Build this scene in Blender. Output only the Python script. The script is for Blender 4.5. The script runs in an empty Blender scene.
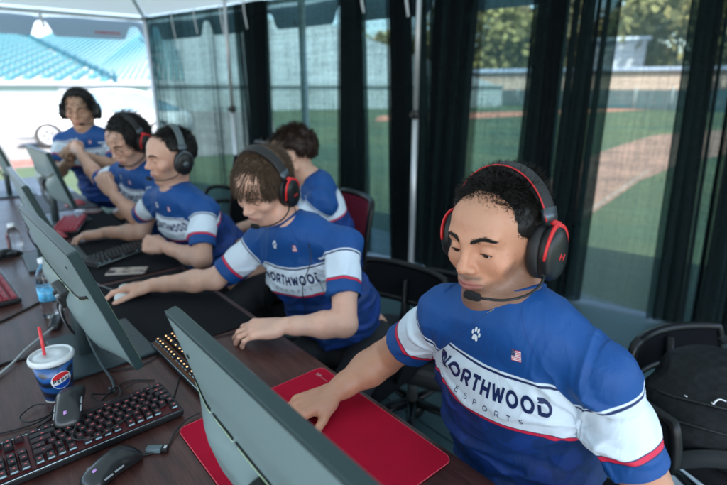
import bpy, bmesh, math, random
import numpy as np
from mathutils import Vector, Matrix
from mathutils.bvhtree import BVHTree
from mathutils import noise as mnoise

SC = bpy.context.scene
COL = SC.collection
RNG = np.random.default_rng(7)
random.seed(7)
R = math.radians
A = np.array


# ------------------------------------------------------------------ scene helpers
def tag(o, label=None, cat=None, group=None, kind=None):
    if label: o['label'] = label
    if cat: o['category'] = cat
    if group: o['group'] = group
    if kind: o['kind'] = kind
    return o


def empty(name, loc=(0, 0, 0), rz=0.0, label=None, cat=None, group=None):
    o = bpy.data.objects.new(name, None)
    COL.objects.link(o)
    o.location = loc
    o.rotation_euler = (0, 0, rz)
    o.empty_display_size = .05
    return tag(o, label, cat, group)


def link_mesh(name, me, parent=None, world=True):
    """link a mesh; when world is True its vertices are world coordinates even under a moved parent"""
    o = bpy.data.objects.new(name, me)
    COL.objects.link(o)
    if parent is not None:
        o.parent = parent
        if world:
            m = Matrix.LocRotScale(parent.location, parent.rotation_euler, None)
            q = parent.parent
            while q is not None:
                m = Matrix.LocRotScale(q.location, q.rotation_euler, None) @ m
                q = q.parent
            me.transform(m.inverted())
    return o


def np_mesh(name, V, F, mats, smooth=True, mi=None, attrs=None, parent=None, world=True):
    me = bpy.data.meshes.new(name)
    V = np.asarray(V, np.float32)
    if isinstance(F, np.ndarray):
        nf, k = F.shape
        me.vertices.add(len(V)); me.vertices.foreach_set('co', V.ravel())
        me.loops.add(nf * k); me.loops.foreach_set('vertex_index', F.ravel().astype(np.int32))
        me.polygons.add(nf); me.polygons.foreach_set('loop_start', np.arange(0, nf * k, k, dtype=np.int32))
        me.update(calc_edges=True)
    else:
        me.from_pydata(V.tolist(), [], F)
    for m in (mats if isinstance(mats, (list, tuple)) else [mats]):
        me.materials.append(m)
    n = len(me.polygons)
    me.polygons.foreach_set('use_smooth', np.full(n, smooth))
    if mi is not None:
        me.polygons.foreach_set('material_index', np.asarray(mi, np.int32))
    for k2, v in (attrs or {}).items():
        v = np.asarray(v, np.float32)
        if v.ndim == 1:
            at = me.attributes.new(k2, 'FLOAT', 'POINT'); at.data.foreach_set('value', v)
        else:
            at = me.attributes.new(k2, 'FLOAT_VECTOR', 'POINT'); at.data.foreach_set('vector', v.ravel())
    me.validate(); me.update()
    return link_mesh(name, me, parent, world)


class MB:
    """collects primitives into one mesh"""
    def __init__(s): s.V = []; s.F = []; s.M = []; s.S = []; s.n = 0

    def add(s, V, F, m=0, smooth=True):
        V = np.asarray(V, float); s.V.append(V)
        for f in F:
            s.F.append([int(i) + s.n for i in f]); s.M.append(m); s.S.append(smooth)
        s.n += len(V)
        return s

    def build(s, name, mats, parent=None, world=True, bevel=0, sharp=None):
        me = bpy.data.meshes.new(name)
        me.from_pydata(np.concatenate(s.V).tolist(), [], s.F)
        for m in (mats if isinstance(mats, (list, tuple)) else [mats]): me.materials.append(m)
        me.polygons.foreach_set('use_smooth', np.array(s.S))
        me.polygons.foreach_set('material_index', np.array(s.M, np.int32))
        me.update()
        return link_mesh(name, me, parent, world)

    # ---- primitives
    def box(s, lo, hi, m=0, M4=None, bev=0.0, seg=2):
        lo, hi = A(lo, float), A(hi, float)
        if bev > 0:
            bm = bmesh.new()
            bmesh.ops.create_cube(bm, size=1)
            for v in bm.verts:
                v.co = Vector(((v.co.x + .5) * (hi[0] - lo[0]) + lo[0], (v.co.y + .5) * (hi[1] - lo[1]) + lo[1],
                               (v.co.z + .5) * (hi[2] - lo[2]) + lo[2]))
            bmesh.ops.bevel(bm, geom=bm.edges[:] + bm.verts[:], offset=bev, segments=seg, affect='EDGES', profile=.5)
            bm.verts.index_update()
            V = A([v.co[:] for v in bm.verts]); F = [[v.index for v in f.verts] for f in bm.faces]
            big = sorted(bm.faces, key=lambda f: -f.calc_area())[:6]
            bs = {f.index for f in big}
            bm.free()
        else:
            x0, y0, z0 = lo; x1, y1, z1 = hi
            V = A([(x0, y0, z0), (x1, y0, z0), (x1, y1, z0), (x0, y1, z0), (x0, y0, z1), (x1, y0, z1), (x1, y1, z1), (x0, y1, z1)])
            F = [(0, 3, 2, 1), (4, 5, 6, 7), (0, 1, 5, 4), (1, 2, 6, 5), (2, 3, 7, 6), (3, 0, 4, 7)]
        if M4 is not None: V = xf(M4, V)
        return s.add(V, F, m, False)

    def tube(s, pts, r, m=0, n=8, closed=False, caps=True, flat=None):
        """sweep a round (or flat=(w,h,upvec)) section along pts"""
        P = A(pts, float); N = len(P)
        rr = np.full(N, r, float) if np.isscalar(r) else np.interp(np.linspace(0, 1, N), np.linspace(0, 1, len(r)), A(r, float))
        if closed:
            T = np.roll(P, -1, 0) - np.roll(P, 1, 0)
        else:
            T = np.gradient(P, axis=0)
        T /= np.linalg.norm(T, axis=1)[:, None] + 1e-12
        if flat is not None and len(flat) > 2:
            ups = A(flat[2], float)
            ups = np.tile(ups, (N, 1)) if ups.ndim == 1 else ups
            B = np.cross(T, ups); B /= np.linalg.norm(B, axis=1)[:, None] + 1e-12
            U = np.cross(B, T)
        else:
            u = np.cross(T[0], (0, 0, 1.)) if abs(T[0][2]) < .9 else np.cross(T[0], (1., 0, 0))
            u /= np.linalg.norm(u); Us = [u]
            for i in range(1, N):
                u = Us[-1] - T[i] * np.dot(Us[-1], T[i]); u /= np.linalg.norm(u) + 1e-12; Us.append(u)
            U = A(Us); B = np.cross(T, U)
        a = np.arange(n) * 2 * np.pi / n
        if flat is not None:
            w, h = flat[0], flat[1]
            e = .5
            ca = np.sign(np.cos(a)) * np.abs(np.cos(a)) ** e; sa = np.sign(np.sin(a)) * np.abs(np.sin(a)) ** e
            V = P[:, None] + rr[:, None, None] * (B[:, None] * (ca * w)[None, :, None] + U[:, None] * (sa * h)[None, :, None])
        else:
            V = P[:, None] + rr[:, None, None] * (U[:, None] * np.cos(a)[None, :, None] + B[:, None] * np.sin(a)[None, :, None])
        F = []
        K = N if closed else N - 1
        for i in range(K):
            j = (i + 1) % N
            for k in range(n):
                F.append((i * n + k, i * n + (k + 1) % n, j * n + (k + 1) % n, j * n + k))
        if caps and not closed:
            F.append(list(range(n))[::-1]); F.append([(N - 1) * n + k for k in range(n)])
        return s.add(V.reshape(-1, 3), F, m, True)

    def lathe(s, prof, m=0, n=32, M4=None, sx=1, sy=1, power=2.0, ms=None):
        """prof: [(r,z)...]; a list of materials per segment may be given"""
        a = np.arange(n) * 2 * np.pi / n
        e = 2.0 / power
        ca = np.sign(np.cos(a)) * np.abs(np.cos(a)) ** e; sa = np.sign(np.sin(a)) * np.abs(np.sin(a)) ** e
        base = s.n
        V = A([[(r * c * sx, r * q * sy, z) for c, q in zip(ca, sa)] for r, z in prof]).reshape(-1, 3)
        if M4 is not None: V = xf(M4, V)
        s.V.append(V); s.n += len(V)
        for i in range(len(prof) - 1):
            mm = m if ms is None else ms[i]
            for k in range(n):
                s.F.append([base + i * n + k, base + i * n + (k + 1) % n, base + (i + 1) * n + (k + 1) % n, base + (i + 1) * n + k])
                s.M.append(mm); s.S.append(True)
        s.F.append([base + k for k in range(n)][::-1]); s.M.append(m if ms is None else ms[0]); s.S.append(False)
        s.F.append([base + (len(prof) - 1) * n + k for k in range(n)]); s.M.append(m if ms is None else ms[-1]); s.S.append(False)
        return s

    def ball(s, c, r, m=0, n=16, M3=None):
        c = A(c, float); r = A(r, float) * np.ones(3)
        V = []; F = []
        h = n // 2
        for i in range(h + 1):
            t = np.pi * i / h
            for k in range(n):
                p = 2 * np.pi * k / n
                V.append((math.sin(t) * math.cos(p), math.sin(t) * math.sin(p), math.cos(t)))
        V = A(V) * r
        if M3 is not None: V = V @ M3.T
        V += c
        for i in range(h):
            for k in range(n):
                F.append((i * n + k, (i + 1) * n + k, (i + 1) * n + (k + 1) % n, i * n + (k + 1) % n))
        return s.add(V, F, m)


def xf(M, V):
    M = A(M); return np.asarray(V) @ M[:3, :3].T + M[:3, 3]


def m4(loc=(0, 0, 0), R3=None, rz=0.0, rx=0.0, ry=0.0, sc=1.0):
    M = np.eye(4)
    if R3 is None:
        R3 = A(Matrix.Rotation(rz, 3, 'Z') @ Matrix.Rotation(ry, 3, 'Y') @ Matrix.Rotation(rx, 3, 'X'))
    M[:3, :3] = A(R3) * sc; M[:3, 3] = loc
    return M


def spline(pts, n=40):
    """Catmull-Rom through pts"""
    P = A(pts, float)
    P = np.vstack([2 * P[0] - P[1], P, 2 * P[-1] - P[-2]])
    K = len(P) - 3; out = []
    for t in np.linspace(0, K - 1e-9, n):
        i = int(t); u = t - i
        a, b, c, d = P[i:i + 4]
        out.append(.5 * ((2 * b) + (-a + c) * u + (2 * a - 5 * b + 4 * c - d) * u * u + (-a + 3 * b - 3 * c + d) * u ** 3))
    return A(out)


# ------------------------------------------------------------------ materials
MATS = {}


def mat(name, col, rough=.5, metal=0.0, spec=.5, bump=0.0, bscale=200., var=0.0, vscale=8., sheen=0.0, coat=0.0,
        trans=0.0, emit=None, estr=0.0, ior=1.45, sss=0.0, detail=4.0, bdist=.001):
    if name in MATS: return MATS[name]
    m = bpy.data.materials.new(name); m.use_nodes = True
    nt = m.node_tree; b = nt.nodes['Principled BSDF']
    c = (*col, 1)
    b.inputs['Base Color'].default_value = c
    b.inputs['Roughness'].default_value = rough
    b.inputs['Metallic'].default_value = metal
    b.inputs['Specular IOR Level'].default_value = spec
    b.inputs['IOR'].default_value = ior
    if sheen: b.inputs['Sheen Weight'].default_value = sheen
    if coat: b.inputs['Coat Weight'].default_value = coat
    if trans: b.inputs['Transmission Weight'].default_value = trans
    if sss:
        b.inputs['Subsurface Weight'].default_value = sss
        b.inputs['Subsurface Radius'].default_value = (.012, .005, .003); b.inputs['Subsurface Scale'].default_value = 1.0
    if emit is not None:
        b.inputs['Emission Color'].default_value = (*emit, 1); b.inputs['Emission Strength'].default_value = estr
    tc = nt.nodes.new('ShaderNodeTexCoord')
    if var:
        n = nt.nodes.new('ShaderNodeTexNoise'); n.inputs['Scale'].default_value = vscale; n.inputs['Detail'].default_value = 5
        nt.links.new(tc.outputs['Object'], n.inputs['Vector'])
        mr = nt.nodes.new('ShaderNodeMapRange'); mr.inputs['From Min'].default_value = .3; mr.inputs['From Max'].default_value = .7
        mr.inputs['To Min'].default_value = 1 - var; mr.inputs['To Max'].default_value = 1 + var
        nt.links.new(n.outputs['Fac'], mr.inputs['Value'])
        vm = nt.nodes.new('ShaderNodeVectorMath'); vm.operation = 'SCALE'; vm.inputs[0].default_value = col
        nt.links.new(mr.outputs['Result'], vm.inputs['Scale']); nt.links.new(vm.outputs['Vector'], b.inputs['Base Color'])
        mr2 = nt.nodes.new('ShaderNodeMapRange'); mr2.inputs['To Min'].default_value = max(rough - .12, .02); mr2.inputs['To Max'].default_value = min(rough + .12, 1)
        nt.links.new(n.outputs['Fac'], mr2.inputs['Value']); nt.links.new(mr2.outputs['Result'], b.inputs['Roughness'])
    if bump:
        n = nt.nodes.new('ShaderNodeTexNoise'); n.inputs['Scale'].default_value = bscale; n.inputs['Detail'].default_value = detail
        nt.links.new(tc.outputs['Object'], n.inputs['Vector'])
        bp = nt.nodes.new('ShaderNodeBump'); bp.inputs['Strength'].default_value = bump; bp.inputs['Distance'].default_value = bdist
        nt.links.new(n.outputs['Fac'], bp.inputs['Height']); nt.links.new(bp.outputs['Normal'], b.inputs['Normal'])
    MATS[name] = m
    return m


class NT:
    """tiny node-tree writer"""
    def __init__(s, m): s.t = m.node_tree; s.n = s.t.nodes; s.l = s.t.links

    def node(s, t, **kw):
        n = s.n.new(t)
        for k, v in kw.items(): setattr(n, k, v)
        return n

    def put(s, sock, v):
        if v is None: return
        if hasattr(v, 'is_linked') or hasattr(v, 'links'): s.l.new(v, sock)
        else: sock.default_value = v

    def math(s, op, a, b=None, c=None, clamp=False):
        n = s.node('ShaderNodeMath', operation=op, use_clamp=clamp)
        s.put(n.inputs[0], a); s.put(n.inputs[1], b)
        if c is not None: s.put(n.inputs[2], c)
        return n.outputs[0]

    def attr(s, name, out='Fac'):
        n = s.node('ShaderNodeAttribute', attribute_name=name); return n.outputs[out]

    def mix(s, f, a, b):
        n = s.node('ShaderNodeMix', data_type='RGBA')
        s.put(n.inputs[0], f); s.put(n.inputs[6], a); s.put(n.inputs[7], b)
        return n.outputs[2]

    def step(s, x, edge, soft):
        """0 below edge, 1 above, over a soft width"""
        n = s.node('ShaderNodeMapRange', interpolation_type='SMOOTHSTEP')
        s.put(n.inputs['Value'], x); n.inputs['From Min'].default_value = edge - soft; n.inputs['From Max'].default_value = edge + soft
        return n.outputs[0]

    def noise(s, scale, detail=4, vec=None, rough=.5, coord='Object'):
        n = s.node('ShaderNodeTexNoise'); n.inputs['Scale'].default_value = scale; n.inputs['Detail'].default_value = detail
        n.inputs['Roughness'].default_value = rough
        if vec is None:
            tc = s.node('ShaderNodeTexCoord'); vec = tc.outputs[coord]
        s.l.new(vec, n.inputs['Vector']); return n.outputs['Fac']


# ------------------------------------------------------------------ signed distance fields
def smin(a, b, k):
    if k <= 0: return np.minimum(a, b)
    h = np.maximum(k - np.abs(a - b), 0) / k
    return np.minimum(a, b) - h * h * k * .25


class SDF:
    def __init__(s): s.ops = []

    def cone(s, a, b, ra, rb=None, k=.01, op='u'):
        s.ops.append((op, 'c', (A(a, float), A(b, float), float(ra), float(ra if rb is None else rb)), k)); return s

    def ell(s, c, r, R3=None, k=.01, op='u'):
        s.ops.append((op, 'e', (A(c, float), A(r, float) * np.ones(3), np.eye(3) if R3 is None else A(R3)), k)); return s

    def plane(s, p, n, k=.0, op='i'):
        n = A(n, float); n = n / np.linalg.norm(n)
        s.ops.append((op, 'p', (A(p, float), n), k)); return s          # inside is where (x-p).n < 0

    def sub(s, child, k=.01, op='u'):
        s.ops.append((op, 's', child, k)); return s

    def merge(s, other, M=None):
        """append another field's ops, moved by rigid M"""
        if M is None: s.ops += other.ops; return s
        Rm, t = M[:3, :3], M[:3, 3]
        for op, ty, pr, k in other.ops:
            if ty == 'c': pr = (Rm @ pr[0] + t, Rm @ pr[1] + t, pr[2], pr[3])
            elif ty == 'e': pr = (Rm @ pr[0] + t, pr[1], Rm @ pr[2])
            elif ty == 'p': pr = (Rm @ pr[0] + t, Rm @ pr[1])
            elif ty == 's': pr = SDF().merge(pr, M)
            s.ops.append((op, ty, pr, k))
        return s

    @staticmethod
    def prim(ty, pr, P):
        if ty == 'c':
            a, b, ra, rb = pr; ba = b - a; pa = P - a
            h = np.clip(pa @ ba / (ba @ ba + 1e-12), 0, 1)
            return np.linalg.norm(pa - h[:, None] * ba, axis=1) - (ra + (rb - ra) * h)
        if ty == 'e':
            c, r, Rm = pr; q = (P - c) @ Rm
            k0 = np.linalg.norm(q / r, axis=1); k1 = np.linalg.norm(q / (r * r), axis=1) + 1e-9
            return np.where(k0 < 1e-6, -r.min(), k0 * (k0 - 1) / k1)
        if ty == 'p': return (P - pr[0]) @ pr[1]
        return pr.eval(P)

    def eval(s, P, rel=None):
        d = np.full(len(P), 1e3)
        for i, (op, ty, pr, k) in enumerate(s.ops):
            if rel is not None and not rel[i]: continue
            v = s.prim(ty, pr, P)
            if op == 'u': d = smin(d, v, k)
            elif op == 'd': d = -smin(-d, v, k)
            elif op == 'i': d = -smin(-d, -v, k)
        return d

    def bounds(s):
        lo = np.full(3, 1e9); hi = -lo
        for op, ty, pr, k in s.ops:
            if op != 'u': continue
            if ty == 'c':
                r = max(pr[2], pr[3]); L = np.minimum(pr[0], pr[1]) - r; H = np.maximum(pr[0], pr[1]) + r
            elif ty == 'e': r = pr[1].max(); L = pr[0] - r; H = pr[0] + r
            elif ty == 's': L, H = pr.bounds()
            else: continue
            lo = np.minimum(lo, L); hi = np.maximum(hi, H)
        return lo, hi

    def mesh(s, h, B=14, relax=1):
        lo, hi = s.bounds(); lo = lo - 3 * h; hi = hi + 3 * h
        nb = np.ceil((hi - lo) / (h * B)).astype(int)
        N = nb * B + 1
        gi = np.stack(np.meshgrid(*[np.arange(n) for n in nb], indexing='ij'), -1).reshape(-1, 3)
        cen = lo + (gi + .5) * B * h
        rad = B * h * .5 * 1.7321 + h
        F = s.eval(cen)
        kmax = max([o[3] for o in s.ops] + [0])
        pv = np.stack([s.prim(t, p, cen) for _, t, p, _ in s.ops], 1)
        ks = A([o[3] for o in s.ops]); isu = A([o[0] != 'i' for o in s.ops])
        rel = (pv < rad * 2.7 + ks[None] * 2 + .005) | (~isu)[None]
        act = np.where(np.abs(F) < rad * 2.1 + kmax * .3)[0]
        loc = np.stack(np.meshgrid(*[np.arange(B + 1)] * 3, indexing='ij'), -1).reshape(-1, 3)
        vid = []; vco = []; quads = []
        S1, S2 = (N[1] + 2) * (N[2] + 2), (N[2] + 2)
        offs = [np.array(o) for o in [(0, 0, 0), (1, 0, 0), (0, 1, 0), (0, 0, 1), (1, 1, 0), (1, 0, 1), (0, 1, 1), (1, 1, 1)]]
        edges = [(0, 1), (0, 2), (0, 3), (1, 4), (1, 5), (2, 4), (2, 6), (3, 5), (3, 6), (4, 7), (5, 7), (6, 7)]
        for b in act:
            if not (rel[b] & isu).any(): continue
            g0 = gi[b] * B
            P = lo + (g0 + loc) * h
            D = s.eval(P, rel[b]).reshape(B + 1, B + 1, B + 1)
            if D.min() > 0 or D.max() < 0: continue
            In = D < 0
            c = [In[o[0]:B + o[0], o[1]:B + o[1], o[2]:B + o[2]] for o in offs]
            cnt = sum(x.astype(np.int8) for x in c)
            ci = np.argwhere((cnt > 0) & (cnt < 8))
            if len(ci) == 0: continue
            dv = [D[ci[:, 0] + o[0], ci[:, 1] + o[1], ci[:, 2] + o[2]] for o in offs]
            acc = np.zeros((len(ci), 3)); w = np.zeros(len(ci))
            for e0, e1 in edges:
                a, q = dv[e0], dv[e1]; cr = (a < 0) != (q < 0)
                t = np.where(cr, a / np.where(cr, a - q, 1), 0)
                pt = offs[e0][None] + t[:, None] * (offs[e1] - offs[e0])[None]
                acc += np.where(cr[:, None], pt, 0); w += cr
            gc = g0 + ci
            vid.append((gc[:, 0] + 1) * S1 + (gc[:, 1] + 1) * S2 + gc[:, 2] + 1)
            vco.append(lo + (gc + acc / w[:, None]) * h)
            for ax in range(3):
                o = np.zeros(3, int); o[ax] = 1
                I0 = In[:B, :B, :B]; I1 = In[o[0]:B + o[0], o[1]:B + o[1], o[2]:B + o[2]]
                ei = np.argwhere(I0 != I1)
                if len(ei) == 0: continue
                fl = I0[ei[:, 0], ei[:, 1], ei[:, 2]]
                ge = g0 + ei + 1
                st = [S1, S2, 1]; u, v2 = st[(ax + 1) % 3], st[(ax + 2) % 3]
                base = ge[:, 0] * S1 + ge[:, 1] * S2 + ge[:, 2]
                q = np.stack([base - u - v2, base - v2, base, base - u], 1)
                q[~fl] = q[~fl][:, ::-1]
                quads.append(q)
        vid = np.concatenate(vid); vco = np.concatenate(vco); Q = np.concatenate(quads)
        o = np.argsort(vid); vid = vid[o]; vco = vco[o]
        ix = np.searchsorted(vid, Q); ix = np.minimum(ix, len(vid) - 1)
        ok = (vid[ix] == Q).all(1)
        Fq = ix[ok]
        for _ in range(relax):
            acc = np.zeros_like(vco); w = np.zeros(len(vco))
            for a, b in ((0, 1), (1, 2), (2, 3), (3, 0)):
                np.add.at(acc, Fq[:, a], vco[Fq[:, b]]); np.add.at(w, Fq[:, a], 1)
                np.add.at(acc, Fq[:, b], vco[Fq[:, a]]); np.add.at(w, Fq[:, b], 1)
            w = np.maximum(w, 1); vco = vco * .4 + .6 * acc / w[:, None]
        return vco, Fq


def vnormals(V, F):
    a = np.cross(V[F[:, 2]] - V[F[:, 0]], V[F[:, 3]] - V[F[:, 1]])
    N = np.zeros_like(V)
    for k in range(4): np.add.at(N, F[:, k], a)
    return N / (np.linalg.norm(N, axis=1)[:, None] + 1e-12)


def vnoise(P, seed=0):
    """smooth value noise on an (N,3) array, about -1..1"""
    P = P + seed * 17.31
    i = np.floor(P).astype(np.int64); f = P - i; f = f * f * (3 - 2 * f)
    def hsh(x, y, z):
        n = (x * 73856093) ^ (y * 19349663) ^ (z * 83492791)
        n = (n ^ (n >> 13)) * 1274126177 & 0x7fffffff
        return (n & 0xffff) / 32767.5 - 1
    r = 0
    for dx in (0, 1):
        for dy in (0, 1):
            for dz in (0, 1):
                w = (f[:, 0] if dx else 1 - f[:, 0]) * (f[:, 1] if dy else 1 - f[:, 1]) * (f[:, 2] if dz else 1 - f[:, 2])
                r = r + w * hsh(i[:, 0] + dx, i[:, 1] + dy, i[:, 2] + dz)
    return r


def unit(v):
    v = A(v, float); return v / np.linalg.norm(v)
# ------------------------------------------------------------------ people materials
def skin_mat(name, col, lip, stub):
    m = bpy.data.materials.new(name); m.use_nodes = True
    t = NT(m); b = t.n['Principled BSDF']
    n1 = t.noise(38, 5); n2 = t.noise(9, 3)
    c = t.mix(t.step(n2, .5, .2), (*[x * .90 for x in col], 1), (col[0] * 1.06, col[1] * .95, col[2] * .90, 1))
    c = t.mix(t.math('MULTIPLY', t.step(n1, .60, .1), .30), c, (col[0] * .8, col[1] * .6, col[2] * .5, 1))
    c = t.mix(t.math('MULTIPLY', t.attr('blush'), .22), c, (col[0] * .98, col[1] * .66, col[2] * .6, 1))
    fine = t.noise(1300, 2)
    st = t.math('MULTIPLY', t.attr('stubble'), t.math('ADD', t.math('MULTIPLY', t.step(fine, .5, .12), .35), .60))
    c = t.mix(st, c, (*stub, 1))
    sp = t.math('MULTIPLY', t.step(t.noise(150, 1), .775, .012), .5)     # a few small moles and freckles
    c = t.mix(sp, c, (col[0] * .35, col[1] * .25, col[2] * .2, 1))
    lp = t.math('SUBTRACT', 1.0, t.step(t.attr('lipd'), 0.0, .0022))
    c = t.mix(t.math('MULTIPLY', lp, .8), c, (*lip, 1))
    t.l.new(c, b.inputs['Base Color'])
    b.inputs['Roughness'].default_value = .41; b.inputs['Specular IOR Level'].default_value = .5
    b.inputs['Subsurface Weight'].default_value = .12
    b.inputs['Subsurface Radius'].default_value = (.010, .004, .002); b.inputs['Subsurface Scale'].default_value = 1
    bp = t.node('ShaderNodeBump'); bp.inputs['Strength'].default_value = .6; bp.inputs['Distance'].default_value = .0009
    t.l.new(t.noise(420, 4), bp.inputs['Height']); t.l.new(bp.outputs[0], b.inputs['Normal'])
    return m


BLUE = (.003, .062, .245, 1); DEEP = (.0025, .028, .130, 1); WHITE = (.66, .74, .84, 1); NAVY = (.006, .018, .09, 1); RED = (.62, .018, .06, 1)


def jersey_mat():
    m = bpy.data.materials.new('jersey_fabric'); m.use_nodes = True
    t = NT(m); b = t.n['Principled BSDF']
    def bands(x, stops):
        """stops: [(edge, colour above it)...] walking upward in x"""
        c = stops[0][1]
        for e, col in stops[1:]:
            c = t.mix(t.step(x, e, .0006), c, col)
        return c
    z = t.attr('jz')
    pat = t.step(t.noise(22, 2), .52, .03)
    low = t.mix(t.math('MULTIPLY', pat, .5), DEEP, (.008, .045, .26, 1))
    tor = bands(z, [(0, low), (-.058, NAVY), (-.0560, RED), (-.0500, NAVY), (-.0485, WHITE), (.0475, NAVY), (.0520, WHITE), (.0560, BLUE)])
    a = t.attr('ja')
    sl = bands(a, [(0, BLUE), (.034, WHITE), (.038, NAVY), (.0425, WHITE), (.124, NAVY), (.126, RED), (.134, NAVY), (.136, BLUE)])
    s = t.step(t.attr('js'), 0, .0004)
    c = t.mix(s, sl, tor)
    # raglan seam and hem stitching: a narrow darker line where two pieces of cloth are sewn
    seam = t.math('SUBTRACT', 1.0, t.step(t.math('ABSOLUTE', t.attr('js')), .0012, .0008))
    c = t.mix(t.math('MULTIPLY', seam, .35), c, (.004, .02, .12, 1))
    t.l.new(c, b.inputs['Base Color'])
    b.inputs['Roughness'].default_value = .58; b.inputs['Specular IOR Level'].default_value = .38
    w = t.node('ShaderNodeTexVoronoi'); w.inputs['Scale'].default_value = 620
    tc = t.node('ShaderNodeTexCoord'); t.l.new(tc.outputs['Object'], w.inputs['Vector'])
    b1 = t.node('ShaderNodeBump'); b1.inputs['Strength'].default_value = .25; b1.inputs['Distance'].default_value = .0006
    t.l.new(w.outputs['Distance'], b1.inputs['Height'])
    mp = t.node('ShaderNodeMapping'); mp.inputs['Scale'].default_value = (1, 1, .45); mp.inputs['Rotation'].default_value = (.3, .5, .2)
    t.l.new(tc.outputs['Object'], mp.inputs['Vector'])
    n = t.node('ShaderNodeTexNoise'); n.inputs['Scale'].default_value = 24; n.inputs['Detail'].default_value = 2.5; n.inputs['Distortion'].default_value = 1.2
    t.l.new(mp.outputs[0], n.inputs['Vector'])
    b2 = t.node('ShaderNodeBump'); b2.inputs['Strength'].default_value = .45; b2.inputs['Distance'].default_value = .008
    t.l.new(n.outputs['Fac'], b2.inputs['Height']); t.l.new(b1.outputs[0], b2.inputs['Normal']); t.l.new(b2.outputs[0], b.inputs['Normal'])
    return m


JERSEY = jersey_mat()
M_NAVY = mat('print_navy', NAVY[:3], .5); M_WHITE = mat('print_white', (.78, .82, .86), .5); M_RED = mat('print_red', (.62, .03, .06), .5)
M_COLLAR = mat('collar_blue', (.0025, .040, .17), .6, bump=.3, bscale=500)
TROUSER = mat('trouser_cloth', (.012, .014, .018), .8, bump=.4, bscale=300, var=.2)


# ------------------------------------------------------------------ head
def head_sdf(ear=True, wide=1.0, lid=.0, nose=1.0):
    s = SDF()
    s.ell((0, -.018, .034), (.075, .096, .083), k=.0)
    s.ell((0, .034, -.004), (.062 * wide, .058, .083), k=.03)
    s.ell((0, .050, .052), (.052, .040, .042), k=.03)
    s.ell((0, .030, -.062), (.046 * wide, .046, .040), k=.03)
    for x in (-1, 1):
        s.cone((x * .056 * wide, -.006, -.058), (x * .020, .064, -.095), .0115, .0125, k=.022)
        s.cone((x * .060 * wide, .000, -.010), (x * .056 * wide, -.006, -.058), .012, .0115, k=.028)
        s.ell((x * .042, .062, -.020), (.020, .018, .017), k=.024)
        s.cone((x * .012, .088, .024), (x * .040, .077, .028), .0085, .0085, k=.018)
    s.ell((0, .072, -.094), (.019, .017, .015), k=.020)
    s.ell((0, .078, -.056), (.026, .018, .020), k=.020)
    for x in (-1, 1):
        s.ell((x * .031, .097, .007), (.017, .013, .010), k=.014, op='d')
    s.cone((0, .090, .020), (0, .108 * 1, -.018), .0065, .0085 * nose, k=.014)
    s.cone((0, .084, -.004), (0, .097, -.026), .012, .010, k=.006)
    s.ell((0, .111, -.0235), (.0095 * nose, .010, .0085), k=.008)
    for x in (-1, 1):
        s.ell((x * .0115 * nose, .0985, -.0275), (.0068, .0100, .0072), k=.006)
        s.ell((x * .0062, .1045, -.0345), (.0030, .0050, .0028), k=.003, op='d')
        # eyelids
        s.ell((x * .031, .0755, .0055), (.0150, .0148, .0136), k=.005)
        s.ell((x * .0312, .0935, -.0014), (.0136, .0115, .0054), A(Matrix.Rotation(R(-14) * x, 3, 'Z')), k=.0015, op='d')
    # lips
    for x in (-1, 1):
        s.cone((x * .024, .0865, -.0565), (x * .006, .0975, -.0525), .0030, .0046, k=.006)
        s.cone((x * .022, .0865, -.0585), (x * .004, .0955, -.0625), .0032, .0058, k=.006)
    s.cone((0, .0970, -.0535), (0, .0985, -.0530), .0040, .0040, k=.005)
    for x in (-1, 1):
        s.cone((x * .026, .088, -.0575), (x * .008, .1010, -.0575), .0011, .0013, k=.003, op='d')
    s.cone((-.008, .1010, -.0575), (.008, .1010, -.0575), .0013, .0013, k=.003, op='d')
    s.ell((0, .0985, -.0755), (.020, .0075, .0045), k=.010, op='d')
    if ear:
        for x in (-1, 1):
            Re = A(Matrix.Rotation(R(-14) * x, 3, 'Z') @ Matrix.Rotation(R(-12), 3, 'X'))
            s.ell((x * .0775, -.008, .002), (.0065, .018, .031), Re, k=.006)
            s.ell((x * .0845, -.004, .004), (.0045, .0105, .020), Re, k=.003, op='d')
    return s


def face_attrs(L):
    """masks from head-local positions"""
    x, y, z = L.T; ax = np.abs(x)
    zl = np.interp(ax, [0, .008, .024, .03], [-.0495, -.0478, -.0560, -.058])
    zb = np.interp(ax, [0, .010, .024, .03], [-.0685, -.0665, -.0590, -.058])
    lipd = np.maximum(np.maximum(z - zl, zb - z), ax - .0255)
    lipd = np.where(y > .07, lipd, .05)
    # beard area
    inb = np.clip((-.030 - z) / .02, 0, 1) * np.clip((y + .01) / .03, 0, 1)
    jaw = np.clip((ax - .025) / .02, 0, 1)
    line = np.clip((-(z) - np.interp(ax, [0, .03, .05, .07], [.036, .046, .040, .0])) / .012, 0, 1) * np.clip((y + .02) / .03, 0, 1)
    must = np.clip(1 - np.abs(z + .0445) / .0075, 0, 1) * np.clip((.030 - ax) / .01, 0, 1) * (y > .07)
    chin = np.clip(1 - np.abs(z + .094) / .030, 0, 1) * np.clip((.04 - ax) / .02, 0, 1)
    neckfade = np.clip((z + .135) / .03, 0, 1)
    stub = np.clip(np.maximum(np.maximum(must, chin), line * .75) * neckfade, 0, 1)
    blush = np.exp(-((ax - .045) ** 2 + (z + .018) ** 2) / .0006) * (y > .03) + np.exp(-(x ** 2 + (z + .022) ** 2) / .0002) * (y > .09)
    return lipd, stub, np.clip(blush, 0, 1)


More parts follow.
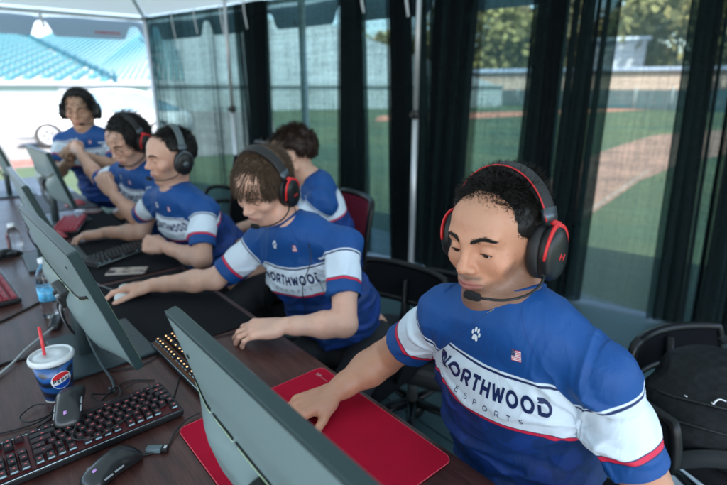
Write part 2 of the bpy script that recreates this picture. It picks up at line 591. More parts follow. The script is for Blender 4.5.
def Rhead(az, pitch, roll):
    az, pitch, roll = R(az), R(pitch), R(roll)
    f = A([math.cos(az) * math.cos(pitch), math.sin(az) * math.cos(pitch), -math.sin(pitch)])
    r = np.cross([math.cos(az), math.sin(az), 0], [0, 0, 1]); u = np.cross(r, f)
    r2 = r * math.cos(roll) + u * math.sin(roll); u2 = np.cross(r2, f)
    return np.stack([r2, f, u2], 1)


# ------------------------------------------------------------------ hand
FINGERS = [(.028, .090, .0088, (.043, .025, .020)), (.009, .095, .0090, (.047, .029, .021)),
           (-.0105, .091, .0085, (.043, .027, .020)), (-.029, .081, .0075, (.034, .020, .018))]


def hand_sdf(side, curl=((20, 25, 15),) * 4, splay=(6, 1, -4, -10), thumb=(20, 15, 0)):
    """side -1 right hand (thumb on -x), +1 left hand"""
    s = SDF(); t = side
    s.cone((0, -.03, 0), (0, .012, 0), .021, .021, k=0)
    for (x, y, r, L), c, sp in zip(FINGERS, curl, splay):
        b = A((x * t, y, 0.0))
        s.cone((x * t * .6, .012, -.002), b, .0165, .0125, k=.010)
    s.ell((t * .022, .036, -.012), (.017, .030, .013), k=.012)
    s.ell((-t * .020, .035, -.010), (.014, .034, .012), k=.012)
    for fi, ((x, y, r, L), c, sp) in enumerate(zip(FINGERS, curl, splay)):
        p = A((x * t, y, 0.0)); a = 0.0
        for j in range(3):
            a += R(c[j])
            d = A((math.sin(R(sp) * t) * math.cos(a), math.cos(a) * math.cos(R(sp)), -math.sin(a)))
            q = p + d * L[j]
            s.cone(p, q, r * (1.03 - .10 * j), r * (.95 - .10 * j), k=.0035 if j else .008)
            s.ell(p, r * (1.08 - .08 * j), k=.003)
            p = q
    p = A((t * .024, .022, -.010)); a0 = R(42 - thumb[0] * .5)
    dirs = [A((t * math.sin(a0), math.cos(a0), -.25)), A((t * math.sin(a0 - R(thumb[1])), math.cos(a0 - R(thumb[1])), -.28)),
            A((t * math.sin(a0 - R(thumb[1] * 2)), math.cos(a0 - R(thumb[1] * 2)), -.30))]
    for j, (d, L) in enumerate(zip(dirs, (.042, .032, .026))):
        q = p + unit(d) * L
        s.cone(p, q, (.0125, .0100, .0092)[j], (.0105, .0094, .0078)[j], k=.012 if j == 0 else .004)
        p = q
    return s


def frame(y, z):
    """rotation whose columns are x, y, z with y along the fingers and z out of the back of the hand"""
    y = unit(y); z = A(z, float); z = unit(z - y * (z @ y)); return np.stack([np.cross(y, z), y, z], 1)


# ------------------------------------------------------------------ glyphs for the jersey
def arc(cx, cy, rx, ry, a0, a1, n=14):
    a = np.radians(np.linspace(a0, a1, n)); return np.stack([cx + rx * np.cos(a), cy + ry * np.sin(a)], 1)


def dens(pts, step=.06):
    P = A(pts, float); out = [P[0]]
    for a, b in zip(P[:-1], P[1:]):
        k = max(1, int(np.linalg.norm(b - a) / step))
        out += [a + (b - a) * (i + 1) / k for i in range(k)]
    return A(out)


def glyph(c):
    """strokes in a box of height 1; returns (list of polylines, advance)"""
    V = lambda *p: dens(p)
    if c == 'N': return [V((.06, .0), (.06, 1), (.14, 1), (.70, .06), (.76, .06))[:-1], V((.74, 0), (.74, 1))], .95
    if c == 'n': return [V((.05, 0), (.05, 1)), V((.05, 1), (.75, 0)), V((.75, 0), (.75, 1))], .95
    if c == 'O': return [np.vstack([arc(.5, .5, .42, .43, 0, 360, 40)])], 1.1
    if c == 'o': return [np.vstack([arc(.42, .5, .36, .46, 0, 360, 30)])], .98
    if c == 'R': return [V((.06, .0), (.06, .93)), np.vstack([V((.06, .93), (.45, .93)), arc(.47, .68, .24, .25, 90, -90, 12), V((.45, .43), (.25, .43))]), V((.42, .43), (.74, .0))], .86
    if c == 'T': return [V((0, .93), (.78, .93)), V((.39, .93), (.39, 0))], .86
    if c == 'H': return [V((.06, 0), (.06, 1)), V((.70, 0), (.70, 1)), V((.06, .5), (.70, .5))], .90
    if c == 'W': return [V((.0, 1), (.27, .04)), V((.27, .04), (.52, .85)), V((.52, .85), (.77, .04)), V((.77, .04), (1.04, 1))], 1.14
    if c == 'D': return [np.vstack([V((.10, .07), (.42, .07)), arc(.44, .5, .40, .43, -90, 90, 18), V((.42, .93), (.0, .93))]), V((.08, .68), (.08, .0))], .98
    if c == 'E': return [V((.62, .94), (.06, .94), (.06, .06), (.62, .06)), V((.06, .5), (.55, .5))], .8
    if c == 'S': return [np.vstack([arc(.34, .73, .27, .22, 40, 270, 14), arc(.34, .27, .27, .24, 90, -140, 14)])], .8
    if c == 'P': return [V((.06, .0), (.06, .94)), np.vstack([V((.06, .94), (.38, .94)), arc(.38, .69, .25, .25, 90, -90, 12), V((.36, .44), (.06, .44))])], .78
    if c == 'I': return [V((.06, 0), (.06, 1))], .35
    return [], .5


def ribbon(P, w):
    P = A(P, float)
    T = np.gradient(P, axis=0)
    cl = np.linalg.norm(P[0] - P[-1]) < 1e-6
    if cl: T[0] = T[-1] = (P[1] - P[-2]) / 2
    T /= np.linalg.norm(T, axis=1)[:, None] + 1e-9
    N = np.stack([-T[:, 1], T[:, 0]], 1) * w / 2
    V = np.concatenate([P + N, P - N]); n = len(P)
    return V, [(i, i + 1, n + i + 1, n + i) for i in range(n - 1)]


def text_strokes(txt, height, width, spacing, stroke, mark=None):
    """returns V2 (metres, centred), faces"""
    x = 0; V = []; F = []; n = 0
    for i, c in enumerate(txt):
        st, adv = glyph(c)
        for P in st:
            P = A(P) + (x, 0)
            v, f = ribbon(P, stroke); V.append(v); F += [[k + n for k in q] for q in f]; n += len(v)
        x += adv + spacing
    x -= spacing
    V = np.concatenate(V)
    V = (V - (x / 2, .5)) * (width / x, height)
    return V, F


def decals(M, bvh, mb, parts, rad=.20):
    """project flat art onto the jersey; M: torso frame (x right, y forward, z up)"""
    iv = np.linalg.inv(M)
    for V2, F, mi, lift in parts:
        out = []
        for u, v in V2:
            a = -u / rad
            d = A((math.sin(a), math.cos(a), 0)); o = A((0, -.02, v)) + d * .40
            ow = M[:3, :3] @ o + M[:3, 3]; dw = -(M[:3, :3] @ d)
            h = bvh.ray_cast(Vector(ow), Vector(dw))
            if h[0] is None: out.append(None)
            else: out.append(A(h[0]) - dw * lift)
        ok = [f for f in F if all(out[i] is not None for i in f)]
        V = A([o if o is not None else (0, 0, 0) for o in out])
        mb.add(V, ok, mi, True)


def blob2(cx, cy, rx, ry, rot=0, rings=3, n=12):
    V = [(0, 0)]; F = []
    for k in range(1, rings + 1):
        for i in range(n):
            a = 2 * math.pi * i / n; V.append((math.cos(a) * rx * k / rings, math.sin(a) * ry * k / rings))
    c, s_ = math.cos(rot), math.sin(rot)
    V = A(V) @ A([[c, s_], [-s_, c]]) + (cx, cy)
    for i in range(n): F.append((0, 1 + i, 1 + (i + 1) % n))
    for k in range(1, rings):
        for i in range(n):
            a = 1 + (k - 1) * n; b = 1 + k * n; F.append((a + i, b + i, b + (i + 1) % n, a + (i + 1) % n))
    return V, F


def grid2(x0, x1, y0, y1, nx, ny=1):
    V = [(x0 + (x1 - x0) * i / nx, y0 + (y1 - y0) * j / ny) for j in range(ny + 1) for i in range(nx + 1)]
    F = [(j * (nx + 1) + i, j * (nx + 1) + i + 1, (j + 1) * (nx + 1) + i + 1, (j + 1) * (nx + 1) + i) for j in range(ny) for i in range(nx)]
    return A(V), F


def jersey_art(z0, paw, flag):
    P = []
    V, F = text_strokes('NORTHWOOD', .032, .345, .20, .25); P.append((V + (-.009, z0 + .012), F, 1, .0009))
    V, F = text_strokes('ESPORTS', .013, .205, 1.35, .13); P.append((V + (-.009, z0 - .0265), F, 1, .0009))
    px, pz = paw; q = .74                                             # the cloth slopes back here, so the print is laid flatter
    for dx, dz, rx, rz, r in ((-.0145, .004, .0046, .0068, .5), (-.0054, .0135, .0048, .0072, .12), (.0064, .0130, .0048, .0072, -.2), (.0148, .0030, .0046, .0066, -.5)):
        V, F = blob2(px + dx, pz + dz * q, rx, rz * q, r); P.append((V, F, 2, .0009))
    V, F = blob2(px, pz - .0065 * q, .0105, .0070 * q); P.append((V, F, 2, .0009))
    for s_ in (-1, 1):
        V, F = blob2(px + s_ * .0066, pz - .0120 * q, .0054, .0050 * q); P.append((V, F, 2, .0008))
    fx, fz = flag; w, h = .034, .021
    for i in range(13):
        V, F = grid2(fx - w / 2, fx + w / 2, fz - h / 2 + h * i / 13, fz - h / 2 + h * (i + 1) / 13, 6)
        P.append((V, F, 3 if i % 2 == 0 else 2, .0009))
    V, F = grid2(fx - w / 2, fx - w / 2 + w * .42, fz - h / 2 + h * 6 / 13, fz + h / 2, 4, 3); P.append((V, F, 1, .0014))
    for i in range(5):
        for j in range(4):
            V, F = blob2(fx - w / 2 + w * .42 * (i + .5) / 5, fz - h / 2 + h * (6.6 + j * 1.85) / 13, .00055, .00055, rings=1, n=5); P.append((V, F, 2, .0018))
    return P


# ------------------------------------------------------------------ hair
def hair_mesh(name, Mh, kind, colmat, parent, n=4500, seed=1, cap=1.0):
    rng = np.random.default_rng(seed)
    d = rng.normal(size=(n * 4, 3)); d /= np.linalg.norm(d, axis=1)[:, None]
    x, y, z = d.T; ax = np.abs(x)
    hl = {'wavy': .22, 'fringe': .36, 'neat': .54, 'long': .50, 'bowl': .48, 'curly': .5}[kind]
    # the hairline in direction space: front height, temples, behind the ears, nape
    lim = np.where(y > 0, np.interp(ax, [0, .35, .62, .80, 1], [hl, hl + .02, hl - .12, min(.18, hl - .30), min(.02, hl - .45)]), 0)
    lim = np.where(y <= 0, np.interp(-y, [0, .25, .6, 1], [.0, -.35, -.62, -.60]), lim)
    if kind == 'long': lim = np.where((y > -.1) & (ax > .55), lim - .5, lim) - .05
    d = d[z > lim][:n]
    cc = A((0, -.018, .034)); rr = A((.0765, .0975, .0845))
    root = cc + d * rr
    nrm = d / rr; nrm /= np.linalg.norm(nrm, axis=1)[:, None]
    x, y, z = d.T; m = len(d)
    r1 = rng.normal(size=(m, 3)); un = rng.random(m)
    fr = np.clip(y, 0, 1); top = np.clip((z - .3) / .5, 0, 1)
    if kind == 'wavy':
        comb = np.stack([x * .5 + .25, .35 - .6 * (1 - top), -.9 * (1 - top) + .0 * x], 1); L = .009 + .023 * top + .005 * un; lift = .26; curl = .85; w = .00058
    elif kind == 'fringe':
        comb = np.stack([x * .9 + .25 * top, 1.0 * (y > -.35) - .25, -.75 + .30 * top], 1); L = .040 + .022 * top * un + .026 * fr; lift = .16; curl = .10; w = .0010
    elif kind == 'neat':
        comb = np.stack([x * .4 + .4 * top, .3 - .9 * (1 - top), -.6 * (1 - top)], 1); L = .010 + .018 * top; lift = .3; curl = .3; w = .0012
    elif kind == 'long':
        comb = np.stack([x * 1.5 + .5 * (y > .3), .10 * fr - .1, -.9 + .2 * top], 1); L = .045 + .030 * un - .018 * fr; lift = .10; curl = .08; w = .0013
    elif kind == 'bowl':
        comb = np.stack([x * .9, .9 * (y > -.2) - .3, -.8 + .3 * top], 1); L = .035 + .015 * un + .02 * fr; lift = .22; curl = .2; w = .0016
    else:
        comb = np.stack([x * .4, y * .4, -.6 * (1 - top)], 1); L = .024 + .020 * top + .008 * un; lift = .75; curl = 1.5; w = .0012
    edge = np.clip((z - (lim_d := (np.where(y > 0, np.interp(np.abs(x), [0, .35, .62, .80, 1], [hl, hl + .02, hl - .12, min(.18, hl - .30), min(.02, hl - .45)]), np.interp(-y, [0, .25, .6, 1], [.0, -.35, -.62, -.60]))))) / .16, 0, 1)
    if kind in ('wavy', 'neat'): L = L * (.35 + .65 * edge)
    ok_ = edge > (.05 if kind == 'wavy' else -1)
    d, root, nrm, comb, r1, un, top, fr, L, edge = [q_[ok_] for q_ in (d, root, nrm, comb, r1, un, top, fr, L, edge)]; x, y, z = d.T; m = len(d)
    comb -= nrm * (comb * nrm).sum(1)[:, None]
    comb += r1 * (.14 if kind in ('fringe', 'long', 'bowl') else .28)
    K = 5
    pts = [root]; dirc = nrm * lift + comb * (1 - lift * .5)
    dirc /= np.linalg.norm(dirc, axis=1)[:, None]
    clump = np.stack([vnoise(root * 60, s) for s in (3, 4, 5)], 1)
    p = root.copy()
    for k in range(1, K):
        bend = comb * .45 + clump * curl * .9
        nz = np.stack([vnoise(p * 110 + k * .6, s + 10) for s in (0, 1, 2)], 1)
        dirc = dirc + bend * .5 + nz * curl * .7 + A((0, 0, -.12))
        dirc /= np.linalg.norm(dirc, axis=1)[:, None]
        p = p + dirc * (L / (K - 1))[:, None]
        # keep strands outside the skull and face
        q = (p - cc) / (rr * 1.01); l = np.linalg.norm(q, axis=1)
        inside = l < 1
        p[inside] = cc + (q / np.maximum(l, 1e-6)[:, None] * rr * 1.015)[inside]
        pts.append(p.copy())
    P = np.stack(pts, 1)                                              # m,K,3
    T = np.gradient(P, axis=1); T /= np.linalg.norm(T, axis=2)[..., None] + 1e-9
    U = np.cross(T, nrm[:, None]); U /= np.linalg.norm(U, axis=2)[..., None] + 1e-9
    W = np.cross(T, U)
    ww = w * A([1, 1, .9, .65, .15])
    V = np.stack([P + U * ww[None, :, None], P - U * ww[None, :, None] * .5 + W * ww[None, :, None] * .8, P - U * ww[None, :, None] * .5 - W * ww[None, :, None] * .8], 2)
    V = V.reshape(-1, 3)
    base = (np.arange(m) * K * 3)[:, None, None] + (np.arange(K - 1) * 3)[None, :, None] + np.arange(3)[None, None]
    nxt = (np.arange(m) * K * 3)[:, None, None] + (np.arange(K - 1) * 3)[None, :, None] + ((np.arange(3) + 1) % 3)[None, None]
    F = np.stack([base, nxt, nxt + 3, base + 3], -1).reshape(-1, 4)
    # the under-layer: a thin shell hugging the skull inside the hairline
    nu, nv = 96, 64
    a = np.linspace(0, 2 * np.pi, nu, endpoint=False); b = np.linspace(0.001, np.pi - .3, nv)
    D = np.stack([np.outer(np.sin(b), np.sin(a)), np.outer(np.sin(b), np.cos(a)), np.outer(np.cos(b), np.ones(nu))], -1).reshape(-1, 3)
    ax = np.abs(D[:, 0]); Y = D[:, 1]; Z = D[:, 2]
    lim = np.where(Y > 0, np.interp(ax, [0, .35, .62, .80, 1], [hl, hl + .02, hl - .12, min(.18, hl - .30), min(.02, hl - .45)]), 0)
    lim = np.where(Y <= 0, np.interp(-Y, [0, .25, .6, 1], [.0, -.35, -.62, -.60]), lim)
    if kind == 'long': lim = np.where((Y > -.1) & (ax > .55), lim - .5, lim) - .05
    g = np.clip((Z - lim) / .16, -1, 1)
    th = {'wavy': .005, 'fringe': .008, 'neat': .005, 'long': .012, 'bowl': .012, 'curly': .012}[kind] * cap
    off = np.where(g > 0, th * np.sqrt(np.clip(g, 0, 1)) - .0005, -.012)
    off = off + np.where(g > .2, vnoise(D * 14, 5) * .003 * min(1, th / .006), 0)
    C = cc + D * (rr + off[:, None])
    i, j = np.meshgrid(np.arange(nv - 1), np.arange(nu), indexing='ij')
    j2 = (j + 1) % nu
    Fc = np.stack([i * nu + j, (i + 1) * nu + j, (i + 1) * nu + j2, i * nu + j2], -1).reshape(-1, 4)
    keep = (g[Fc] > -.9).any(1); Fc = Fc[keep]
    V = np.concatenate([V, C]); F = np.concatenate([F, Fc + m * K * 3])
    return np_mesh(name, xf(Mh, V), F, colmat, parent=parent)


def brow_mesh(Mh, colmat, parent, n=420, seed=3, thick=1.0, head=None):
    rng = np.random.default_rng(seed); mb = MB()
    for sx in (-1, 1):
        for i in range(n):
            u = rng.random(); v = rng.normal() * .0018 * thick * (1 - .5 * u)
            px = sx * (.011 + .036 * u); pz = .0235 + .0075 * math.sin(min(u * 1.25, 1) * 1.9) - .004 * max(0, u - .75) * 4 * .6 + v
            py = .0955 - 6.5 * (abs(px)) ** 2 - .0012
            L = .0075 * (.7 + .5 * rng.random())
            d = unit((sx * (.75 + .5 * u), -.02 - .55 * u, .62 * (1 - u) - .32 * u + rng.normal() * .08))
            p = A((px, py + .003, pz))
            mb.tube([p, p + d * L * .5 + A((0, .0006, 0)), p + d * L], [.0004, .00036, .0001], n=3, caps=False)
    V = np.concatenate(mb.V)
    if head is not None:                                              # settle the hairs on the brow surface
        for _ in range(4):
            e = 1e-3; d0 = head.eval(V)
            V[:, 1] -= np.clip(d0 - .0006, -.006, .006)
    mb.V = [V]; mb.V = [xf(Mh, V)]
    return mb.build('eyebrows', colmat, parent)


def lash_mesh(Mh, colmat, parent, head):
    mb = MB()
    for sx in (-1, 1):
        u = np.linspace(0, 1, 18)
        lx = .0188 + .0252 * u; lz = -.0014 + .0057 * np.sin(np.pi * np.clip(u, .02, .98)) ** .7
        ly = .0755 + .0149 * np.sqrt(np.clip(1 - ((lx - .031) / .0150) ** 2 - ((lz - .0055) / .0136) ** 2, .05, 1)) + .0003
        P = np.stack([sx * lx, ly, lz], 1)
        mb.tube(P, .0011 * (1 - .4 * np.abs(2 * u - 1)) , n=5)
    mb.V = [xf(Mh, np.concatenate(mb.V))]
    return mb.build('eyelashes', colmat, parent)


# ------------------------------------------------------------------ headset
HS_BLACK = mat('headset_plastic', (.007, .008, .009), .36, bump=.1, bscale=900)
HS_PAD = mat('headset_leatherette', (.014, .014, .016), .5, bump=.4, bscale=260)
HS_RED = mat('headset_red', (.62, .02, .025), .35)
HS_GREY = mat('headset_slider', (.09, .11, .13), .3, metal=.7)
HS_FOAM = mat('microphone_foam', (.008, .008, .009), .95, bump=.6, bscale=700)
HS_SILVER = mat('headset_silver', (.10, .125, .135), .32, metal=.5)


def headset(Mh, label, style='red', mic=True, cord=None, group='headsets worn by the players', scale=1.0, trim=(-1,)):
    root = empty('headset', tuple(Mh[:3, 3]), 0, label, 'headset', group)
    yk = HS_RED if style == 'red' else HS_BLACK
    Ms = Mh.copy()
    # headband over the crown
    a = np.linspace(R(-8), R(188), 56)
    band = np.stack([.098 * np.cos(a), np.full_like(a, -.012) - .012 * np.sin(a), .022 + .1165 * np.sin(a)], 1)
    sel = band[(band[:, 2] > .045)]
    ups = sel - A((0, -.012, .03)); ups[:, 1] = 0
    mb = MB(); pad = MB()
    bw = .0165 if style != 'silver' else .014
    mb.tube(sel, 1, n=16, flat=(bw, .0042, ups))
    inner = sel[5:-5] - unit((0, 0, 1)) * 0; inner = inner - (ups[5:-5] / np.linalg.norm(ups[5:-5], axis=1)[:, None]) * .008
    hb = xf
    mb.V = [xf(Ms, v) for v in mb.V]
    hbo = mb.build('headband', HS_SILVER if style == 'silver' else HS_PAD, root)
    pad.tube(inner, 1, n=16, flat=(bw * .9, .0065, ups[5:-5])); pad.V = [xf(Ms, v) for v in pad.V]
    pad.build('headband_cushion', HS_PAD, hbo)
    if style == 'red':
        tr = MB()
        for s_ in trim:
            tr.tube(sel + A((0, s_ * (bw + .0004), 0)) + (ups / np.linalg.norm(ups, axis=1)[:, None]) * .002, .0013, n=6)
        tr.V = [xf(Ms, v) for v in tr.V]; tr.n and tr.build('piping', HS_RED, hbo)
    for s_ in (-1, 1):
        # slider block
        sl = MB(); e = sel[0] if s_ > 0 else sel[-1]
        if s_ > 0: up_ = sel[0] - sel[2]
        else: up_ = sel[-1] - sel[-3]
        sl.tube([e - unit(up_) * .022, e - unit(up_) * .006, e + unit(up_) * .004], [1, 1, .86], n=12, flat=(.0185, .0072, (s_, 0, .2)))
        sl.V = [xf(Ms, v) for v in sl.V]; sl.build('slider', HS_GREY, root)
        # ear cup: lathe turned on the x axis
        M = m4((0, 0, 0), A([[0, 0, s_], [s_, 0, 0], [0, 1, 0]], float))
        tilt = m4((s_ * .0, -.008, -.008), A(Matrix.Rotation(R(9), 3, 'X')))
        Mc = Ms @ tilt @ M
        cup = MB()
        cup.lathe([(.030, .094), (.0365, .0955), (.0385, .099), (.0385, .108), (.036, .114), (.031, .1185), (.018, .1215), (.004, .1222)], n=40, M4=Mc, sx=.92, sy=1.28, power=2.25)
        c = cup.build('ear_cup', HS_BLACK, root)
        cu = MB(); cu.lathe([(.022, .0705), (.030, .0700), (.0365, .073), (.0400, .080), (.0395, .090), (.036, .0952), (.026, .096)], n=40, M4=Mc, sx=.92, sy=1.24, power=2.2)
        cu.build('ear_cushion', HS_PAD, c)
        lg = MB()
        if style == 'red':                                             # the small red mark on the cup
            for px, py, rot, l in ((-.0065, .001, 1.15, .0125), (.0065, -.001, 1.15, .0125), (0, 0, -.1, .009)):
                dx, dy = math.cos(rot) * l / 2, math.sin(rot) * l / 2
                lg.tube(xf(Mc, [(px - dx, py - .004 - dy, .1224), (px + dx, py - .004 + dy, .1222)]), .0011, n=4)
            lg.build('cup_mark', HS_RED, c)
        elif style == 'silver':
            lg.lathe([(.001, .1215), (.012, .1222), (.012, .1235), (.001, .1237)], n=20, M4=Mc); lg.build('cup_mark', HS_SILVER, c)
        # fork that carries the cup
        yo = MB()
        for q in (-1, 1):
            th = np.linspace(R(90), R(90 - q * 100), 18)
            P = np.stack([.0385 * .97 * np.cos(th), .0505 * .97 * np.sin(th) + .0005, np.full(18, .109)], 1)
            P[:, 2] += .003 * np.sin(np.linspace(0, np.pi, 18))
            yo.tube(xf(Mc, P), np.linspace(1.15, .7, 18), n=10, flat=(.0042, .0026, tuple((Ms[:3, :3] @ A((s_, 0, 0))))))
        top = xf(Mc, [(0, .0495, .110)])[0]; e2 = xf(Ms, [e])[0]
        yo.tube([top, (top * .55 + e2 * .45), e2], [1.5, 1.1, 1.0], n=10, flat=(.0062, .0032, tuple((Ms[:3, :3] @ A((s_, 0, 0))))))
        yo.build('yoke', yk if style == 'red' else HS_GREY, root)
    if mic:
        bm = MB()
        P = spline([(-.104, .018, -.040), (-.107, .036, -.052), (-.100, .066, -.062), (-.078, .097, -.066), (-.050, .116, -.064), (-.034, .121, -.062)], 30)
        bm.tube(xf(Ms, P), .0024, n=8)
        bm.ball(xf(Ms, [(-.104, .018, -.040)])[0], .007)
        b = bm.build('microphone_boom', HS_BLACK, root)
        ft = MB(); ft.tube(xf(Ms, spline([(-.044, .1185, -.0635), (-.040, .1205, -.063), (-.028, .1235, -.0615), (-.018, .1245, -.0605), (-.0145, .1245, -.060)], 10)), [.0050, .0075, .0085, .0078, .0035], n=14)
        ft.build('microphone_foam', HS_FOAM, b)
    if cord is not None:
        cb = MB(); cb.tube(spline([xf(Ms, [(-.104, -.002, -.058)])[0]] + list(cord), 40), .0017, n=6); cb.build('cord', HS_BLACK, root)
    return root


def glasses(Mh, label):
    mb = MB()
    for s_ in (-1, 1):
        th = np.linspace(0, 2 * np.pi, 28, endpoint=False)
        P = np.stack([s_ * .033 + .0235 * np.cos(th), .104 - .004 * np.abs(np.cos(th)), .002 + .0175 * np.sin(th)], 1)
        mb.tube(xf(Mh, P), .0009, n=6, closed=True)
        mb.tube(xf(Mh, spline([(s_ * .0565, .100, .006), (s_ * .072, .06, .008), (s_ * .078, .01, .010), (s_ * .078, -.01, .004)], 12)), .0009, n=6)
    mb.tube(xf(Mh, spline([(-.0098, .1045, .006), (0, .1065, .009), (.0098, .1045, .006)], 8)), .0009, n=6)
    o = mb.build('eyeglasses', mat('spectacle_frame', (.05, .05, .055), .3, metal=.6)); tag(o, label, 'glasses')
    return o


# ------------------------------------------------------------------ a whole seated person
def person(S):
    """S: joints in world coordinates (metres) and looks"""
    h = S.get('h', .0035)
    root = empty('person', (S['hip'][0], S['hip'][1], 0), 0, S['label'], 'person', 'players in blue and white jerseys')
    g = {k: A(S[k], float) for k in ('hip', 'shL', 'shR', 'elL', 'elR', 'wrL', 'wrR')}
    Rh = Rhead(*S['hrot']); H = A(S['head'], float)
    Mh = m4(H, Rh)
    hs = head_sdf(ear=S.get('ear', True), wide=S.get('wide', 1.0), nose=S.get('nose', 1.0))
    Cs = (g['shL'] + g['shR']) / 2
    right = unit(g['shR'] - g['shL']); up = unit(Cs - g['hip']); up = unit(up - right * (right @ up)); fwd = np.cross(up, right)
    RT = np.stack([right, fwd, up], 1)
    T = lambda x, y, z: Cs + RT @ A((x, y, z), float)                # torso-local point
    H0 = H + Rh @ A((0, -.022, -.055))
    nb = T(0, -.012, .050)
    body = SDF().merge(hs, Mh)
    body.cone(H0, nb, .047, .054, k=.03)
    body.cone(H + Rh @ A((0, -.010, -.070)), T(0, .004, .02), .036, .044, k=.02)
    body.ell(T(0, -.015, -.10), (.150, .090, .19), RT, k=.05)
    body.ell(T(0, -.01, -.36), (.135, .095, .18), RT, k=.05)
    bl = S.get('build', 1.0)
    for s_, sh, el, wr in ((1, 'shR', 'elR', 'wrR'), (-1, 'shL', 'elL', 'wrL')):
        a, b, c = g[sh], g[el], g[wr]
        body.cone(nb, a, .045, .042, k=.03)
        body.cone(a, a + (b - a) * .55, .036 * bl, .038 * bl, k=.03)
        body.cone(a + (b - a) * .55, b, .040 * bl, .038 * bl, k=.02)
        body.ell(b, .034 * bl, k=.01)
        body.cone(b, b + (c - b) * .32, .035 * bl, .0385 * bl, k=.02)
        body.cone(b + (c - b) * .32, b + (c - b) * .78, .0385 * bl, .0265 * bl, k=.02)
        fx = unit(np.cross(c - b, (0, 0, 1))) * .010; body.cone(b + (c - b) * .10 + fx, b + (c - b) * .50 + fx * .7, .027 * bl, .024 * bl, k=.012)
        body.cone(b + (c - b) * .78, c, .0265 * bl, .0235 * bl, k=.015)
        body.ell(c - unit(c - b) * .012 + A((0, 0, .012)), .012, k=.012)
        hd = S['handR' if s_ > 0 else 'handL']
        hsd = hand_sdf(-1 if s_ > 0 else 1, **hd.get('pose', {}))
        body.merge(hsd, m4(c, frame(hd['dir'], hd['back'])))
    hipL = g['hip'] - RT[:, 0] * .095; hipR = g['hip'] + RT[:, 0] * .095
    legs = SDF()
    fz = A([fwd[0], fwd[1], 0]); fz = unit(fz)
    fa = S.get('legaz'); 
    if fa is not None: fz = A((math.cos(R(fa)), math.sin(R(fa)), 0)); rz_ = A((fz[1], -fz[0], 0)); hipL = g['hip'] - rz_ * .095; hipR = g['hip'] + rz_ * .095
    body.ell(g['hip'] + A((0, 0, .02)), (.15, .12, .11), k=.05)
    legs.ell(g['hip'] + A((0, 0, .0)), (.15, .135, .105), k=.0)
    knees = []
    for hp, off in ((hipL, -1), (hipR, 1)):
        rr_ = A((fz[1], -fz[0], 0))
        kn = hp + fz * .44 + rr_ * off * .05; kn[2] = .50
        an = kn + fz * S.get('ank', -.04); an[2] = .10
        body.cone(hp, kn, .075, .052, k=.04); body.cone(kn, an, .050, .036, k=.03)
        body.cone(an, an + fz * .12 + A((0, 0, -.055)), .034, .028, k=.02)
        legs.cone(hp, kn, .088, .066, k=.05); legs.cone(kn, an + A((0, 0, .02)), .064, .055, k=.05)
        knees.append((kn, an))
    V, F = body.mesh(h)
    L = (V - H) @ Rh
    lipd, stub, blush = face_attrs(L)
    near = np.linalg.norm(L, axis=1) < .19
    lipd = np.where(near, lipd, .05); stub = np.where(near, stub, 0) * S.get('stubble', 0); blush = np.where(near, blush, 0)
    bo = np_mesh('body', V, F, skin_mat('skin', S['skin'], S.get('lip', (.45, .16, .13)), S.get('stubcol', (.08, .05, .04))),
                 attrs=dict(lipd=lipd, stubble=stub, blush=blush), parent=root)
    # jersey
    J = SDF()
    J.ell(T(.010, -.012, -.10), (.167, .106, .185), RT, k=.0)
    J.ell(T(.012, .012, -.13), (.154, .110, .13), RT, k=.05)
    J.ell(T(0, -.002, -.33), (.172, .138, .20), RT, k=.07)
    J.cone(T(-.05, -.02, .035), T(.05, -.02, .035), .055, k=.05)
    for sh in ('shL', 'shR'):
        J.cone(T(0, -.015, .035), g[sh] + up * .004, .057, .048, k=.05)
        J.ell(g[sh] - up * .010, .042, k=.05)
    tor_only = SDF(); tor_only.ops = list(J.ops)
    SL = {}
    for sh, el in (('shR', 'elR'), ('shL', 'elL')):
        a, b = g[sh], g[el]; d = unit(b - a)
        ln = S.get('sleeve', .172)
        sag = A((0, 0, -.010))
        outer = SDF().cone(a, a + d * .5 * ln + sag * .4, .042, .049, k=0).cone(a + d * .5 * ln + sag * .4, a + d * (ln + .05) + sag, .049, .059, k=.02)
        outer.plane(a + d * ln, d, k=.004)
        outer.cone(a + d * ln * .72 + sag, a + d * (ln + .1) + sag, .042, .060, k=.006, op='d')
        SL[sh] = (outer, a, d)
        J.sub(outer, k=.028)
    nk = unit(H0 - nb)
    J.cone(nb - nk * .012, H0 + nk * .1, .0515, .060, k=.006, op='d')
    J.plane(g['hip'] + up * .02, -up, k=.01)
    JV, JF = J.mesh(S.get('hj', h * 1.25))
    N = vnormals(JV, JF)
    Q = (JV - Cs) @ RT
    if (N * (JV - T(0, -.012, -.15))).sum(1).mean() < 0: N = -N; JF = JF[:, ::-1]
    # folds: ridged, drawn out, stronger at the waist and in the armpits
    sd = S.get('seed', 1)
    wq = np.stack([Q[:, 0] * 7 + Q[:, 2] * 2.5, Q[:, 1] * 6, Q[:, 2] * 9 + np.abs(Q[:, 0]) * 5], 1)
    wq = wq + .6 * np.stack([vnoise(Q * 6, sd), vnoise(Q * 6, sd + 1), vnoise(Q * 6, sd + 2)], 1)
    rid = (1 - np.abs(vnoise(wq, sd + 3))) ** 3
    rid2 = (1 - np.abs(vnoise(wq * 1.9 + 5, sd + 4))) ** 3
    low = np.clip((-.10 - Q[:, 2]) / .15, 0, 1)
    arm = np.exp(-((np.abs(Q[:, 0]) - .155) ** 2) / .004) * np.exp(-((Q[:, 2] + .07) ** 2) / .008)
    disp = (rid * .014 + rid2 * .006) * (.45 + .9 * low + 1.0 * arm) - .005 + .004 * vnoise(Q * 5, sd + 9)
